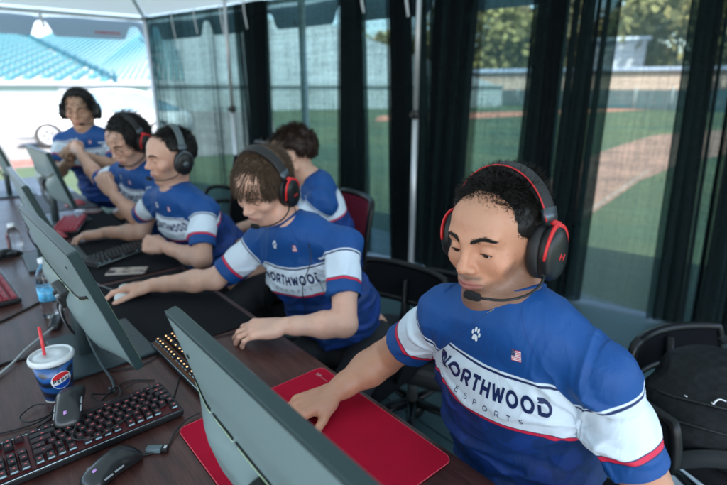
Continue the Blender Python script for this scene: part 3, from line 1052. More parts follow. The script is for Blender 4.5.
    for sg in (-1, 1):                                                # cloth pulled into rays out of each armpit
        dx_, dz_ = sg * (.150 - sg * Q[:, 0]), Q[:, 2] + .085; rr_ = np.hypot(dx_, dz_); an_ = np.arctan2(dz_, np.abs(dx_) + 1e-6)
        ray = np.cos(an_ * 8.5 + 1.6 * vnoise(Q * 9, sd + 20) + sg) ; ray = np.clip(ray, -.2, 1) ** 2
        disp = disp + ray * .0048 * np.exp(-((rr_ - .06) / .055) ** 2) * (Q[:, 1] > -.06)
    sag_ = np.sin(Q[:, 2] * 62 + 3.2 * vnoise(Q * 5, sd + 30) + 9 * Q[:, 0] ** 2 * 20)
    disp = disp + np.clip(sag_, -.3, 1) ** 2 * .0070 * np.clip((-.13 - Q[:, 2]) / .06, 0, 1)
    neck = np.exp(-np.linalg.norm(Q - A((0, 0, .06)), axis=1) ** 2 / .008)
    disp *= (1 - neck); disp = np.where(np.abs(Q[:, 0]) > .15, np.maximum(disp, -.001), disp)
    JV = JV + N * disp[:, None]
    td = tor_only.eval(JV); js = np.full(len(JV), 1.0); ja = np.zeros(len(JV))
    qz = Q[:, 2]
    best = np.full(len(JV), -9.0)
    for sh, (o, a, d) in SL.items():
        al = (JV - a) @ d
        side = Q[:, 0] * (1 if sh == 'shR' else -1)
        cut = .135 - np.clip(qz + .045, -.2, .2) * .75                # raglan line from the neck to the armpit
        m1 = np.where(qz > -.075, side - cut, -.02 - (-.075 - qz))
        m2 = td - o.eval(JV)                                          # below it, whichever cloth is nearer
        m = np.maximum(m1, m2 - .004)
        better = m > best
        best = np.where(better, m, best); ja = np.where(better, al, ja)
    js = -best
    band0 = S.get('band', -.056)
    jz = Q[:, 2] - band0
    mb = MB(); V0 = JV
    bvh = BVHTree.FromPolygons([Vector(v) for v in JV], JF.tolist())
    arts = MB()
    if S.get('art', True):
        decals(m4(Cs, RT), bvh, arts, jersey_art(band0, S.get('paw', (-.098, .050)), S.get('flag', (.076, .042))))
    n0 = len(JV)
    if arts.n:
        AV = np.concatenate(arts.V); AF = arts.F
        faces = JF.tolist() + [[i + n0 for i in f] for f in AF]
        VV = np.concatenate([JV, AV]); MI = [0] * len(JF) + arts.M
        pad = lambda x, v: np.concatenate([x, np.full(len(AV), v)])
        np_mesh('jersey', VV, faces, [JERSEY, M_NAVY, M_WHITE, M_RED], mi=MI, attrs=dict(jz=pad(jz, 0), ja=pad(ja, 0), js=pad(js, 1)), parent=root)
    else:
        np_mesh('jersey', JV, JF, JERSEY, attrs=dict(jz=jz, ja=ja, js=js), parent=root)
    # collar band: follows the cut edge of the cloth around the neck
    ex = unit(np.cross(nk, fwd)); ey = np.cross(nk, ex) * -1
    if ey @ fwd < 0: ey = -ey
    cr = []; rel_ = JV - nb; hh_ = rel_ @ nk; rv_ = rel_ - np.outer(hh_, nk); rn_ = np.linalg.norm(rv_, axis=1)
    selr = (rn_ < .080) & (np.abs(hh_) < .12); ang_ = np.arctan2(rv_ @ ey, rv_ @ ex)
    for q_ in np.linspace(-np.pi, np.pi, 48, endpoint=False):
        near_ = selr & (np.abs((ang_ - q_ + np.pi) % (2 * np.pi) - np.pi) < .09)
        if not near_.any(): cr.append(cr[-1] if cr else nb + ex * .056); continue
        idx = np.where(near_)[0]; k_ = idx[np.argmax(hh_[idx] - .6 * rn_[idx])]; cr.append(JV[k_])
    cr = A(cr)
    for _ in range(5): cr = (np.roll(cr, 1, 0) + cr * 2 + np.roll(cr, -1, 0)) / 4
    rad_ = cr - nb - np.outer((cr - nb) @ nk, nk); rad_ /= np.linalg.norm(rad_, axis=1)[:, None]
    fv = np.clip(rad_ @ fwd, 0, 1) ** 6
    cr = cr + nk * (.0020 - .007 * fv)[:, None] + rad_ * .0012
    cb = MB(); cb.tube(cr, 1, n=10, closed=True, flat=(.0040, .0080, nk * 1.0 - rad_ * .80)); cb.build('collar', M_COLLAR, root)
    LV, LF = legs.mesh(.008); np_mesh('trousers', LV, LF, TROUSER, parent=root)
    sm = mat('shoe_upper', (.02, .022, .026), .6); sw = mat('shoe_sole', (.72, .74, .74), .5)
    for kn, an in knees:
        mb = MB(); ft = fz
        Rs = frame(ft, (0, 0, 1)); Ms = m4((an[0], an[1], 0), Rs)
        prof = [(-.075, .030, .070), (-.055, .038, .085), (0, .038, .088), (.05, .040, .068), (.10, .046, .052), (.15, .044, .042), (.185, .030, .036), (.20, .012, .030)]
        for lo, hi, mm, gx in ((.0, .022, 1, 1.08), (.018, None, 0, 1.0)):
            V = []; n = 14
            for (yy, w, ht) in prof:
                top = hi if hi else ht
                for k in range(n):
                    a = 2 * math.pi * k / n; ca, sa = math.cos(a), math.sin(a)
                    V.append((math.copysign(abs(ca) ** .7, ca) * w * gx, yy * (1.03 if mm else 1), lo + (top - lo) * (.5 + .5 * math.copysign(abs(sa) ** .6, sa))))
            Fs = [(i * n + k, i * n + (k + 1) % n, (i + 1) * n + (k + 1) % n, (i + 1) * n + k) for i in range(len(prof) - 1) for k in range(n)]
            Fs += [tuple(range(n))[::-1], tuple((len(prof) - 1) * n + k for k in range(n))]
            mb.add(xf(Ms, V), Fs, mm)
        mb.build('shoe', [sm, sw], root)
    # eyes, brows, lashes, hair
    hm = mat('hair_' + S['hairname'], S['haircol'], .5, spec=.35, var=.25, vscale=60)
    if S.get('face', True):
        ew = mat('eye_white', (.62, .60, .58), .25); ei = mat('eye_iris', (.03, .018, .012), .15)
        for s_ in (-1, 1):
            gz = unit((s_ * .02, math.cos(R(17)), -math.sin(R(17)))); gx = unit(np.cross(gz, (0, 0, 1))); Rg = np.stack([gx, np.cross(gz, gx), gz], 1)
            e = MB(); e.ball((0, 0, 0), .0126, n=36)
            e.M = [1 if A(e.V[0])[f].mean(0)[2] > .0126 * math.cos(R(27)) else 0 for f in e.F]
            e.V = [xf(Mh, xf(m4((s_ * .0310, .0748, .0035), Rg), e.V[0]))]
            e.build('eye', [ew, ei], root)
        brow_mesh(Mh, hm, root, thick=S.get('brow', 1.0), head=hs, seed=S.get('seed', 3))
        lash_mesh(Mh, mat('lashes', (.012, .008, .007), .6), root, hs)
    hair_mesh('hair', Mh, S['hair'], hm, root, n=S.get('nh', 3000), seed=S.get('seed', 1))
    return root, Mh, T, (body, nb, nk, fwd)
# ------------------------------------------------------------------ world, sun, camera
SUN_AZ, SUN_EL = 238.0, 52.0                                        # where the sun stands, degrees (from +X), elevation
w = bpy.data.worlds.new("World"); SC.world = w; w.use_nodes = True
nt = w.node_tree
sky = nt.nodes.new('ShaderNodeTexSky'); sky.sky_type = 'NISHITA'; sky.sun_disc = False
sky.sun_elevation = R(SUN_EL); sky.sun_rotation = R(90 - SUN_AZ); sky.air_density = 1.0; sky.dust_density = 1.5
nt.links.new(sky.outputs[0], nt.nodes['Background'].inputs['Color']); nt.nodes['Background'].inputs['Strength'].default_value = .15
li = bpy.data.lights.new('sun', 'SUN'); lo = bpy.data.objects.new('sun', li); COL.objects.link(lo)
li.energy = 4.0; li.angle = R(.5); li.color = (1.0, .95, .87)
sd = A((math.cos(R(SUN_AZ)) * math.cos(R(SUN_EL)), math.sin(R(SUN_AZ)) * math.cos(R(SUN_EL)), math.sin(R(SUN_EL))))
lo.rotation_euler = Vector(sd).to_track_quat('Z', 'Y').to_euler(); lo.location = (0, 0, 20)
cam = bpy.data.cameras.new('camera'); co = bpy.data.objects.new('camera', cam); COL.objects.link(co); SC.camera = co
cam.sensor_width = 36; cam.lens = 24.0165; cam.clip_start = .03; cam.clip_end = 3000
co.location = (0, 0, 1.47); co.rotation_euler = (R(90 - 17.45487), 0, R(-40.45281513))
cam.dof.use_dof = True; cam.dof.focus_distance = .98; cam.dof.aperture_fstop = 2.5
SC.view_settings.view_transform = 'Standard'; SC.view_settings.look = 'None'; SC.view_settings.gamma = 1
SC.view_settings.use_curve_mapping = False; SC.view_settings.exposure = 2.2
SC.cycles.use_denoising = True
SC.cycles.transparent_max_bounces = 32; SC.cycles.max_bounces = 10; SC.cycles.diffuse_bounces = 5
SC.cycles.transmission_bounces = 8; SC.cycles.sample_clamp_indirect = 6

LINE = lambda Y, off=0.0: A((2.113 + (6.4 - Y) * .26 - off, Y))      # the tent's right-hand side, seen from above


# ------------------------------------------------------------------ procedural materials of the setting
def ground_mat():
    m = bpy.data.materials.new('grass_ground'); m.use_nodes = True; t = NT(m); b = t.n['Principled BSDF']
    a, c = t.noise(.35, 4), t.noise(45, 5)
    col = t.mix(t.step(a, .5, .2), (.030, .066, .030, 1), (.080, .100, .034, 1))
    col = t.mix(t.math('MULTIPLY', t.step(c, .5, .2), .55), col, (.020, .045, .022, 1))
    t.l.new(col, b.inputs['Base Color']); b.inputs['Roughness'].default_value = .9
    bp = t.node('ShaderNodeBump'); bp.inputs['Distance'].default_value = .03; t.l.new(c, bp.inputs['Height']); t.l.new(bp.outputs[0], b.inputs['Normal'])
    return m


def wood_mat():
    m = bpy.data.materials.new('mahogany_laminate'); m.use_nodes = True; t = NT(m); b = t.n['Principled BSDF']
    tc = t.node('ShaderNodeTexCoord'); mp = t.node('ShaderNodeMapping'); mp.inputs['Scale'].default_value = (9, .8, 4)
    t.l.new(tc.outputs['Object'], mp.inputs['Vector'])
    n1 = t.noise(6, 8, mp.outputs[0], .62); mp2 = t.node('ShaderNodeMapping'); mp2.inputs['Scale'].default_value = (70, 2.5, 10)
    t.l.new(tc.outputs['Object'], mp2.inputs['Vector']); n2 = t.noise(9, 4, mp2.outputs[0])
    col = t.mix(t.step(n1, .5, .22), (.040, .013, .0115, 1), (.098, .036, .030, 1))
    col = t.mix(t.math('MULTIPLY', t.step(n2, .56, .1), .5), col, (.016, .006, .006, 1))
    t.l.new(col, b.inputs['Base Color'])
    sm = t.noise(7, 5)
    mr = t.node('ShaderNodeMapRange'); mr.inputs['To Min'].default_value = .26; mr.inputs['To Max'].default_value = .44
    t.l.new(sm, mr.inputs['Value']); t.l.new(mr.outputs[0], b.inputs['Roughness'])
    bp = t.node('ShaderNodeBump'); bp.inputs['Strength'].default_value = .15; bp.inputs['Distance'].default_value = .0008
    t.l.new(n2, bp.inputs['Height']); t.l.new(bp.outputs[0], b.inputs['Normal'])
    return m


def sheer_mat(name, col, thru, tint=(1, 1, 1), gather=None, vl=None):
    """thin woven cloth: part of the light goes straight between the threads"""
    m = bpy.data.materials.new(name); m.use_nodes = True; t = NT(m); n = t.n
    b = n['Principled BSDF']; out = n['Material Output']
    b.inputs['Base Color'].default_value = (*col, 1); b.inputs['Roughness'].default_value = .8; b.inputs['Specular IOR Level'].default_value = .15
    tr = t.node('ShaderNodeBsdfTransparent'); tr.inputs[0].default_value = (*tint, 1)
    mx = t.node('ShaderNodeMixShader'); t.l.new(tr.outputs[0], mx.inputs[2]); t.l.new(b.outputs[0], mx.inputs[1])
    f = t.noise(1.7, 3); fac = t.math('MULTIPLY_ADD', f, .25, thru - .125)
    tc = t.node('ShaderNodeTexCoord')
    for sc, amp in (((75, 75, 2), .16), ((2, 2, 110), .13), ((46, 46, 46), .14)):
        mp = t.node('ShaderNodeMapping'); mp.inputs['Scale'].default_value = sc; t.l.new(tc.outputs['Object'], mp.inputs['Vector'])
        g = t.noise(1.0, 2, mp.outputs[0]); fac = t.math('ADD', fac, t.math('MULTIPLY_ADD', g, amp * 2, -amp))
    if gather is not None:                                            # gathered cloth lies in several plies
        g = t.attr('gather'); k = t.math('MULTIPLY_ADD', g, gather / thru - 1, 1.0); fac = t.math('MULTIPLY', fac, k)
    # thread colour is paler where cloth hangs single, painting in a milky light haze
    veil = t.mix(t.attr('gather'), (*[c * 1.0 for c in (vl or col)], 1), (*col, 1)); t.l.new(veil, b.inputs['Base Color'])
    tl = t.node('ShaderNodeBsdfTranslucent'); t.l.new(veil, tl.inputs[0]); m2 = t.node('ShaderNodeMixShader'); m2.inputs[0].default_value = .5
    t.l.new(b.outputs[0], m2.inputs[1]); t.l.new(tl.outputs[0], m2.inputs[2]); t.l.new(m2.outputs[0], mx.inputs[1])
    t.l.new(t.math('MULTIPLY', fac, 1.0, clamp=True), mx.inputs[0]); t.l.new(mx.outputs[0], out.inputs[0])
    return m


def translucent_mat(name, col, amt=.45, rough=.5):
    m = bpy.data.materials.new(name); m.use_nodes = True; t = NT(m); n = t.n
    b = n['Principled BSDF']; b.inputs['Base Color'].default_value = (*col, 1); b.inputs['Roughness'].default_value = rough
    tl = t.node('ShaderNodeBsdfTranslucent'); tl.inputs[0].default_value = (*col, 1)
    mx = t.node('ShaderNodeMixShader'); mx.inputs[0].default_value = amt
    t.l.new(b.outputs[0], mx.inputs[1]); t.l.new(tl.outputs[0], mx.inputs[2]); t.l.new(mx.outputs[0], n['Material Output'].inputs[0])
    return m


def sheet(name, pts, z, m, sub=0):
    V = [(x, y, z) for x, y in pts]
    o = np_mesh(name, V, [list(range(len(V)))], m, smooth=False); return tag(o, kind='structure')


GRASS = ground_mat()
DIRT = mat('infield_clay', (.20, .115, .085), .95, var=.25, vscale=1.2, bump=.4, bscale=40, bdist=.01)
CHALK = mat('chalk', (.24, .19, .16), .9, var=.5, vscale=9)
PAVE = mat('pale_concrete', (.17, .16, .155), .85, var=.12, vscale=.8)
FLOORM = mat('tent_floor_boards', (.030, .066, .072), .55, var=.18, vscale=2.2, bump=.2, bscale=60)
WOOD = wood_mat()

sheet('ground', [(-900, -900), (900, -900), (900, 900), (-900, 900)], -.012, GRASS)
fl = MB(); 
for i in range(-3, 5):
    for j in range(-2, 6):
        x0, y0 = i * 1.02 - .6, j * 1.22 - .9
        cx = 2.113 + (6.4 - (y0 + .6)) * .26 + .25
        if x0 + .5 > cx: continue
        fl.box((x0, y0, -.05), (x0 + 1.013, y0 + 1.213, 0), bev=.003)
tag(fl.build('floor', FLOORM), kind='structure')
sheet('infield', [(3.6, 2.0), (5.3, 2.5), (6.36, 2.7), (8.95, 3.2), (11.3, 3.4), (15, 3.3), (27, 4.6), (21.72, 5.98), (18.59, 6.42), (15.48, 5.99), (12.37, 5.45), (9.78, 4.78), (7.23, 4.07), (3.7, 2.9)], -.006, DIRT)
sheet('foul_line', [(3.9, 2.26), (3.9, 2.32), (10.2, 3.56), (10.2, 3.50)], -.002, CHALK)
sheet('warning_track', [(16.5, 18.5), (22.7, 16.8), (34.9, 16.4), (49.2, 14.6), (60, 8), (66, 9), (56, 17), (38.4, 18.6), (28, 21), (20, 22)], -.005, mat('warning_clay', (.36, .14, .09), .95, var=.2, vscale=1))
sheet('pavement', [(-60, -30), (-3.0, -30), (-3.9, 8.6), (-3.6, 12.6), (6.4, 10.8), (30, 52), (-60, 90)], -.004, PAVE)  # left side extended out of view to bounce light into the tent
kb = MB(); kb.box((0, 0, -.01), (33.5, .16, .13), bev=.02, M4=m4((-30, 13.6, 0), rz=R(-3))); tag(kb.build('kerb', mat('red_kerb', (.26, .10, .09), .8, var=.2)), kind='structure')


# ------------------------------------------------------------------ the tent
def tent():
    root = empty('tent', (0, 2.5, 0), 0, 'white frame tent over the tables with a scalloped edge and hanging straps', 'tent')
    NR, FR, FL, NL = A((4.15, -1.35)), LINE(6.45), A((-3.7, 6.75)), A((-2.75, -1.7))
    cor = [NR, FR, FL, NL]; ez = 2.30
    white = translucent_mat('tent_vinyl', (.58, .70, .72), .13); pole = mat('tent_frame', (.78, .81, .82), .35, metal=.1)
    vm = translucent_mat('valance_vinyl', (.34, .45, .54), .16)
    top = A((sum(c[0] for c in cor) / 4, sum(c[1] for c in cor) / 4, 3.55))
    # roof: four sagging slopes
    V = []; F = []
    for i in range(4):
        a, b = A((*cor[i], ez)), A((*cor[(i + 1) % 4], ez)); n0 = len(V); n = 14
        for r_ in range(n + 1):
            for c in range(n + 1):
                u, v = c / n, r_ / n
                p = (a * (1 - u) + b * u) * (1 - v) + top * v
                p = p + A((0, 0, -.10 * math.sin(v * math.pi) * math.sin(math.pi * u) ** .7))
                V.append(p)
        for r_ in range(n):
            for c in range(n):
                k = n0 + r_ * (n + 1) + c; F.append((k, k + 1, k + n + 2, k + n + 1))
    np_mesh('roof', V, F, white, parent=root)
    fr = MB()
    for i in range(4):
        a, b = A((*cor[i], ez - .035)), A((*cor[(i + 1) % 4], ez - .035))
        fr.tube([a, b], .024, n=10); fr.tube([a, top - (0, 0, .06)], .022, n=10)
    fr.tube([A((*((FL + FR) / 2), ez - .035)), top - (0, 0, .06)], .02, n=8)
    fr.build('roof_frame', pole, root)
    legs = [NR, FR, FL, NL, LINE(4.02, .04), (FL + NL) / 2]
    for p in legs:
        mb = MB(); mb.tube([(p[0], p[1], -.0), (p[0], p[1], ez - .03)], .034, n=12); mb.box((p[0] - .09, p[1] - .09, 0), (p[0] + .09, p[1] + .09, .012))
        lg = mb.build('leg', pole, root)
        hk = MB(); hk.tube(spline([(p[0] - .03, p[1] + .0, 2.02), (p[0] - .07, p[1] + .01, 2.03), (p[0] - .09, p[1], 2.07)], 6), .006, n=6); hk.build('hook', mat('dark_hook', (.03, .03, .03), .4), lg)
    # scalloped valance
    def scal(a, b, per, phase, dep=.27):
        L = np.linalg.norm(b - a); n = int(L / .02); V = []; F = []
        for i in range(n + 1):
            s = i / n * L; q = ((s + phase) % per)
            d = dep
            e = min(q, per - q)
            notch = .15 * math.exp(-(e / .085) ** 4)
            d = dep - notch
            p = a + (b - a) * i / n
            wv = .012 * math.sin(s * 4.1) + .006 * math.sin(s * 11)
            nn = A((-(b - a)[1], (b - a)[0])) / L
            for k in range(5):
                v = k / 4; V.append((p[0] + nn[0] * wv * v, p[1] + nn[1] * wv * v, ez + .02 - (d + .02) * v))
            if i < n:
                for k in range(4): F.append((i * 5 + k, i * 5 + k + 1, (i + 1) * 5 + k + 1, (i + 1) * 5 + k))
        return V, F
    for a, b, ph in ((FR, FL, .80), (NR, FR, .42), (NL, NR, 0), (FL, NL, 0)):
        out = unit(A(((a + b) / 2 - A((0.2, 2.5)))))
        nn = A((-(b - a)[1], (b - a)[0])); nn = nn / np.linalg.norm(nn); 
        if nn @ out < 0: nn = -nn
        V, F = scal(a + nn * .05, b + nn * .05, .93, ph); vo = np_mesh('valance', V, F, vm, parent=root)
        if ph == .80:
            # small line of red lettering near the corner, too small to read
            tx = MB()
            for i, wdt in enumerate((.028, .02, .03, .018, .026, .03, .02, .024)):
                p0 = a + nn * .045 + (b - a) / np.linalg.norm(b - a) * (.30 + i * .034)
                tx.box((p0[0] - wdt / 2, p0[1] - .004, ez - .215), (p0[0] + wdt / 2, p0[1] - .002, ez - .190))
            tx.build('red_lettering', mat('red_ink', (.55, .12, .12), .6), vo)
    # ties hanging from the eaves
    st = mat('strap_web', (.62, .66, .66), .8)
    def strap(x, y, L, d, rz=0.0):
        P = spline([(x, y, ez - .02), (x + d[0] * .2, y + d[1] * .2, ez - L * .5), (x + d[0], y + d[1], ez - L)], 10)
        mb = MB(); mb.tube(P, 1, n=6, flat=(.014, .0015, (math.cos(rz), math.sin(rz), 0))); mb.build('strap', st, root)
    for Y, L in ((5.70, .30), (5.33, .27), (4.93, .30), (4.60, .27), (3.28, .24), (2.88, .30), (2.15, .24), (1.5, .3)):
        p = LINE(Y, .16); strap(p[0], p[1], L, (.01, -.03))
    for f, L in ((.185, .20), (.53, .22), (.8, .22)):
        p = FR + (FL - FR) * f; strap(p[0], p[1] - .08, L, (.02, -.02), R(90))
    return root


TENT = tent()


# ------------------------------------------------------------------ drapes on the right-hand side
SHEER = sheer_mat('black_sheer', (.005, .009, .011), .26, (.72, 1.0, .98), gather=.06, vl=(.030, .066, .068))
MESHM = sheer_mat('dark_windscreen', (.10, .14, .12), .38, (.90, 1.0, .95))


def drape(label, keys, seed, off=.10, m=None, z0=.02, z1=2.27, amp0=.035, bot=None):
    """keys: [(Y, cloth density)], from the far end to the near end; density is metres of cloth per metre of rail"""
    rng = np.random.default_rng(seed)
    Ys = [k[0] for k in keys]; D = [k[1] for k in keys]
    yy = np.linspace(Ys[0], Ys[-1], 1200); dens_ = np.interp(-yy, [-k for k in Ys], D)
    cl = np.concatenate([[0], np.cumsum(np.abs(np.diff(yy)) * dens_[:-1])])
    N = max(60, int(cl[-1] / .011)); s = np.linspace(0, cl[-1], N); y = np.interp(s, cl, yy); dn = np.interp(s, cl, dens_)
    ph = 2 * np.pi * s / .16 + 2.2 * vnoise(np.stack([s * 3, s * 0, s * 0], 1), seed)
    K = 26; V = np.zeros((K, N, 3))
    for k in range(K):
        v = k / (K - 1); z = z1 + (z0 - z1) * v
        a = np.clip((dn - 1) / 3.0, 0.10, 1) * amp0 * (1 + .5 * v)
        wob = vnoise(np.stack([s * 2.2, s * 0 + v * 1.3, s * 0 + seed], 1), 3) * .7 * v
        o = a * np.sin(ph + wob * 2.4) + .012 * vnoise(np.stack([s * 6, s * 0 + v * 2, s * 0], 1), seed + 5) * v
        yv = y + (a * .75) * np.sin(ph * 1.0 + 1.1 + wob) * np.clip(dn - 1, 0, 1)
        if bot is not None: yv = yv + (bot(y) - y) * v
        V[k, :, 0] = 2.113 + (6.4 - yv) * .26 - off - o; V[k, :, 1] = yv - o * .26; V[k, :, 2] = z
    i, j = np.meshgrid(np.arange(K - 1), np.arange(N - 1), indexing='ij')
    F = np.stack([i * N + j, i * N + j + 1, (i + 1) * N + j + 1, (i + 1) * N + j], -1).reshape(-1, 4)
    ga = np.clip((dn - 1.2) / 1.7, 0, 1) * np.clip(.92 + .35 * vnoise(np.stack([s * 9, s * 0, s * 0], 1), seed + 3), .4, 1); o = np_mesh('drape', V.reshape(-1, 3), F, m or SHEER, attrs=dict(gather=np.tile(ga, K)))
    return tag(o, label, 'drape', 'black sheer drapes along the tent side')


drape('loosely pleated grey black drape nearest the white bleachers', [(6.25, 2.3), (5.95, 1.7), (5.75, 1.95), (5.4, 1.6), (5.15, 2.1), (5.05, 1.6), (4.9, 1.8), (4.76, 2.3)], 1)
drape('narrow bunched black drape just right of the pole nearest the bleachers', [(4.80, 2.2), (4.70, 3.0), (4.45, 4.2), (4.30, 1.1), (3.57, 1.1), (3.50, 4.5), (3.33, 4.5)], 2, bot=lambda y: y + .07 * math.sin(0) + .06 * np.sin(np.asarray(y) * 9.0))
drape('sheer black drape with a green gap beside the empty red mesh chair back', [(3.34, 1.1), (3.22, 1.4), (3.10, 1.2), (3.05, 4.6), (2.85, 2.8), (2.74, 4.4)], 3, bot=lambda y: y - .10)
drape('wide black drape hanging right behind the front pole, with a sheer right half', [(2.68, 4.8), (2.36, 4.2), (2.28, 1.15), (1.93, 1.15), (1.90, 3.5)], 4, bot=lambda y: y + .06 * np.sin(np.asarray(y) * 8.0 + 1))
drape('tightly gathered black drape beside the head of the front player', [(1.93, 4.4), (1.76, 4.2), (1.73, 1.15), (1.70, 4.0), (1.58, 3.8), (1.565, 1.6), (1.55, 3.6), (1.47, 3.6)], 5, off=.12)
drape('thin see-through windscreen panel showing the infield and foul line', [(1.54, 1.05), (1.02, 1.05)], 6, off=.08, m=MESHM)
drape('thick black drape closest to the camera behind the backpack', [(1.09, 3.8), (.99, 4.4), (.90, 1.6), (.84, 4.2), (.40, 4.6), (-.3, 3.5), (-1.25, 3.5)], 7, off=.13, bot=lambda y: y - .10)


def upright(Y, label, off=.24):
    root = empty('drape_pole', (*LINE(Y, off), 0), 0, label, 'pole', 'pipe uprights holding the drapes')
    a = mat('anodised_pipe', (.58, .60, .62), .38, metal=.55)
    p = LINE(Y, off)
    mb = MB(); mb.tube([(p[0], p[1], .01), (p[0], p[1], 1.29)], .023, n=14); mb.build('lower_pipe', a, root)
    mb = MB(); mb.tube([(p[0], p[1], 1.25), (p[0], p[1], 2.62)], .0185, n=14); mb.build('upper_pipe', a, root)
    mb = MB(); mb.lathe([(.024, 1.255), (.031, 1.26), (.031, 1.315), (.024, 1.32)], n=20, M4=m4((p[0], p[1], 0))); mb.box((p[0] - .055, p[1] - .012, 1.27), (p[0] - .025, p[1] + .012, 1.30), bev=.004)
    mb.build('clamp', mat('black_clamp', (.02, .02, .022), .4), root)
    mb = MB(); mb.box((p[0] - .22, p[1] - .22, 0), (p[0] + .22, p[1] + .22, .009), bev=.003); mb.build('base_plate', a, root)


upright(4.75, 'silver telescopic drape pole behind the curly haired person')
upright(2.70, 'silver telescopic drape pole left of the front player')


# ------------------------------------------------------------------ outside: grandstand, car, fence, buildings, trees
def grandstand():
    n0 = A((math.cos(R(75)), math.sin(R(75)), 0)); lat = A((n0[1], -n0[0], 0)); sl = R(13)
    upd = n0 * math.cos(sl) + A((0, 0, math.sin(sl))); nn = np.cross(lat, upd); org = n0 * 38 + A((0, 0, 1.9))
    root = empty('grandstand', (*(n0[:2] * 38), 0), 0, 'long white grandstand with rows of teal seats beyond the parked car', 'grandstand')
    conc = mat('white_concrete', (.25, .285, .30), .7, var=.06, vscale=.5); seat = mat('teal_seat', (.055, .165, .20), .5); dk = mat('dark_blue_rail', (.012, .07, .10), .5)
    def F3(): return np.stack([lat, upd, nn], 1)
    MM = m4(org, F3())
    mb = MB(); mb.box((-32, -.4, -.6), (32, 46, 0), M4=MM); mb.build('deck', conc, root)
    # right block: seats in columns that climb the slope, fanning slightly
    sep = lambda v: -.33 + (v - .38) * (-5.67 / 14.92)
    for k in range(-18, 17):
        u0 = -2.3 + .40 * k; du = 3.47 - .13 * max(k, 0)
        mb = MB()
        c = unit(A((du, 16.4)))
        js = [j for j in np.arange(0, 46, .5) if (lambda q: sep(q[1]) + .3 < q[0] < 4.5 + q[1] * .05)(A((u0, .9)) + c * j)]
        if len(js) < 3: continue
        p0, p1 = A((u0, .9)) + c * js[0], A((u0, .9)) + c * js[-1]
        mb.tube(xf(MM, [(*p0, .10), (*p1, .10)]), 1, n=6, flat=(.085, .05, tuple(nn)))
        if mb.n: mb.build('seat_row', seat, root)
    # left block: rows turned away, seats in small groups
    rd = unit(A((1.73, 6.76)))
    for i in range(-28, 26):
        mb = MB(); cnt = 0
        for j in range(-16, 60):
            p = A((-7.56, 6.55)) + A((0, 1.75)) * i + rd * .98 * j + A((-.45, 0)) * (i % 2)
            lim = -.33 + (p[1] - .38) * (-5.67 / 14.92)
            if p[1] < .6 or p[1] > 44 or p[0] < -16 or p[0] > lim - .35: continue
            q = m4(R3=A(Matrix.Rotation(-math.atan2(rd[0], rd[1]), 3, 'Z'))); q[:2, 3] = p
            mb.box((-.26, -.34, .02), (.26, .30, .10), M4=MM @ q); mb.box((-.26, .20, .10), (.26, .27, .22), M4=MM @ q); cnt += 1
        if cnt: mb.build('seat_row', seat, root)
    mb = MB()
    for k in range(22):
        p = A((-.33, .38)) + A((-5.67, 14.92)) / 15 * k
        mb.box((p[0] - .16, p[1] - .30, 0), (p[0] + .16, p[1] + .30, .45), M4=MM)
    mb.box((-.39, .2, .0), (-.30, .5, .9), M4=MM)
    mb.build('aisle_rail', dk, root)
    M = np.eye(4); M[:3, 0] = lat; M[:3, 1] = n0; M[:3, 3] = n0 * 38
    mb = MB(); mb.box((-32, -.9, 0), (32, -.5, 1.75), M4=M); mb.box((-32, -1.1, 1.75), (32, -.4, 1.92), M4=M, bev=.02); mb.build('front_wall', mat('grey_wall', (.24, .28, .30), .7, var=.08, vscale=.6), root)  # plain grey concrete for the wall and its cap
    for i in range(4):
        x = -13 + i * 6.2; ft = MB(); ft.box((x, -.96, .25), (x + 4.4, -.91, 1.25), M4=M); ft.build('wall_panel', conc, root)
    for x0, x1 in ((-12, -3.6), (-1.0, 1.6)):
        ft = MB(); ft.box((x0, -.97, 1.45), (x1, -.905, 1.62), M4=M); ft.build('painted_shadow', mat('shadow_paint', (.05, .10, .09), .7), root)  # dark strip laid on the wall to paint in a shadow line


grandstand()


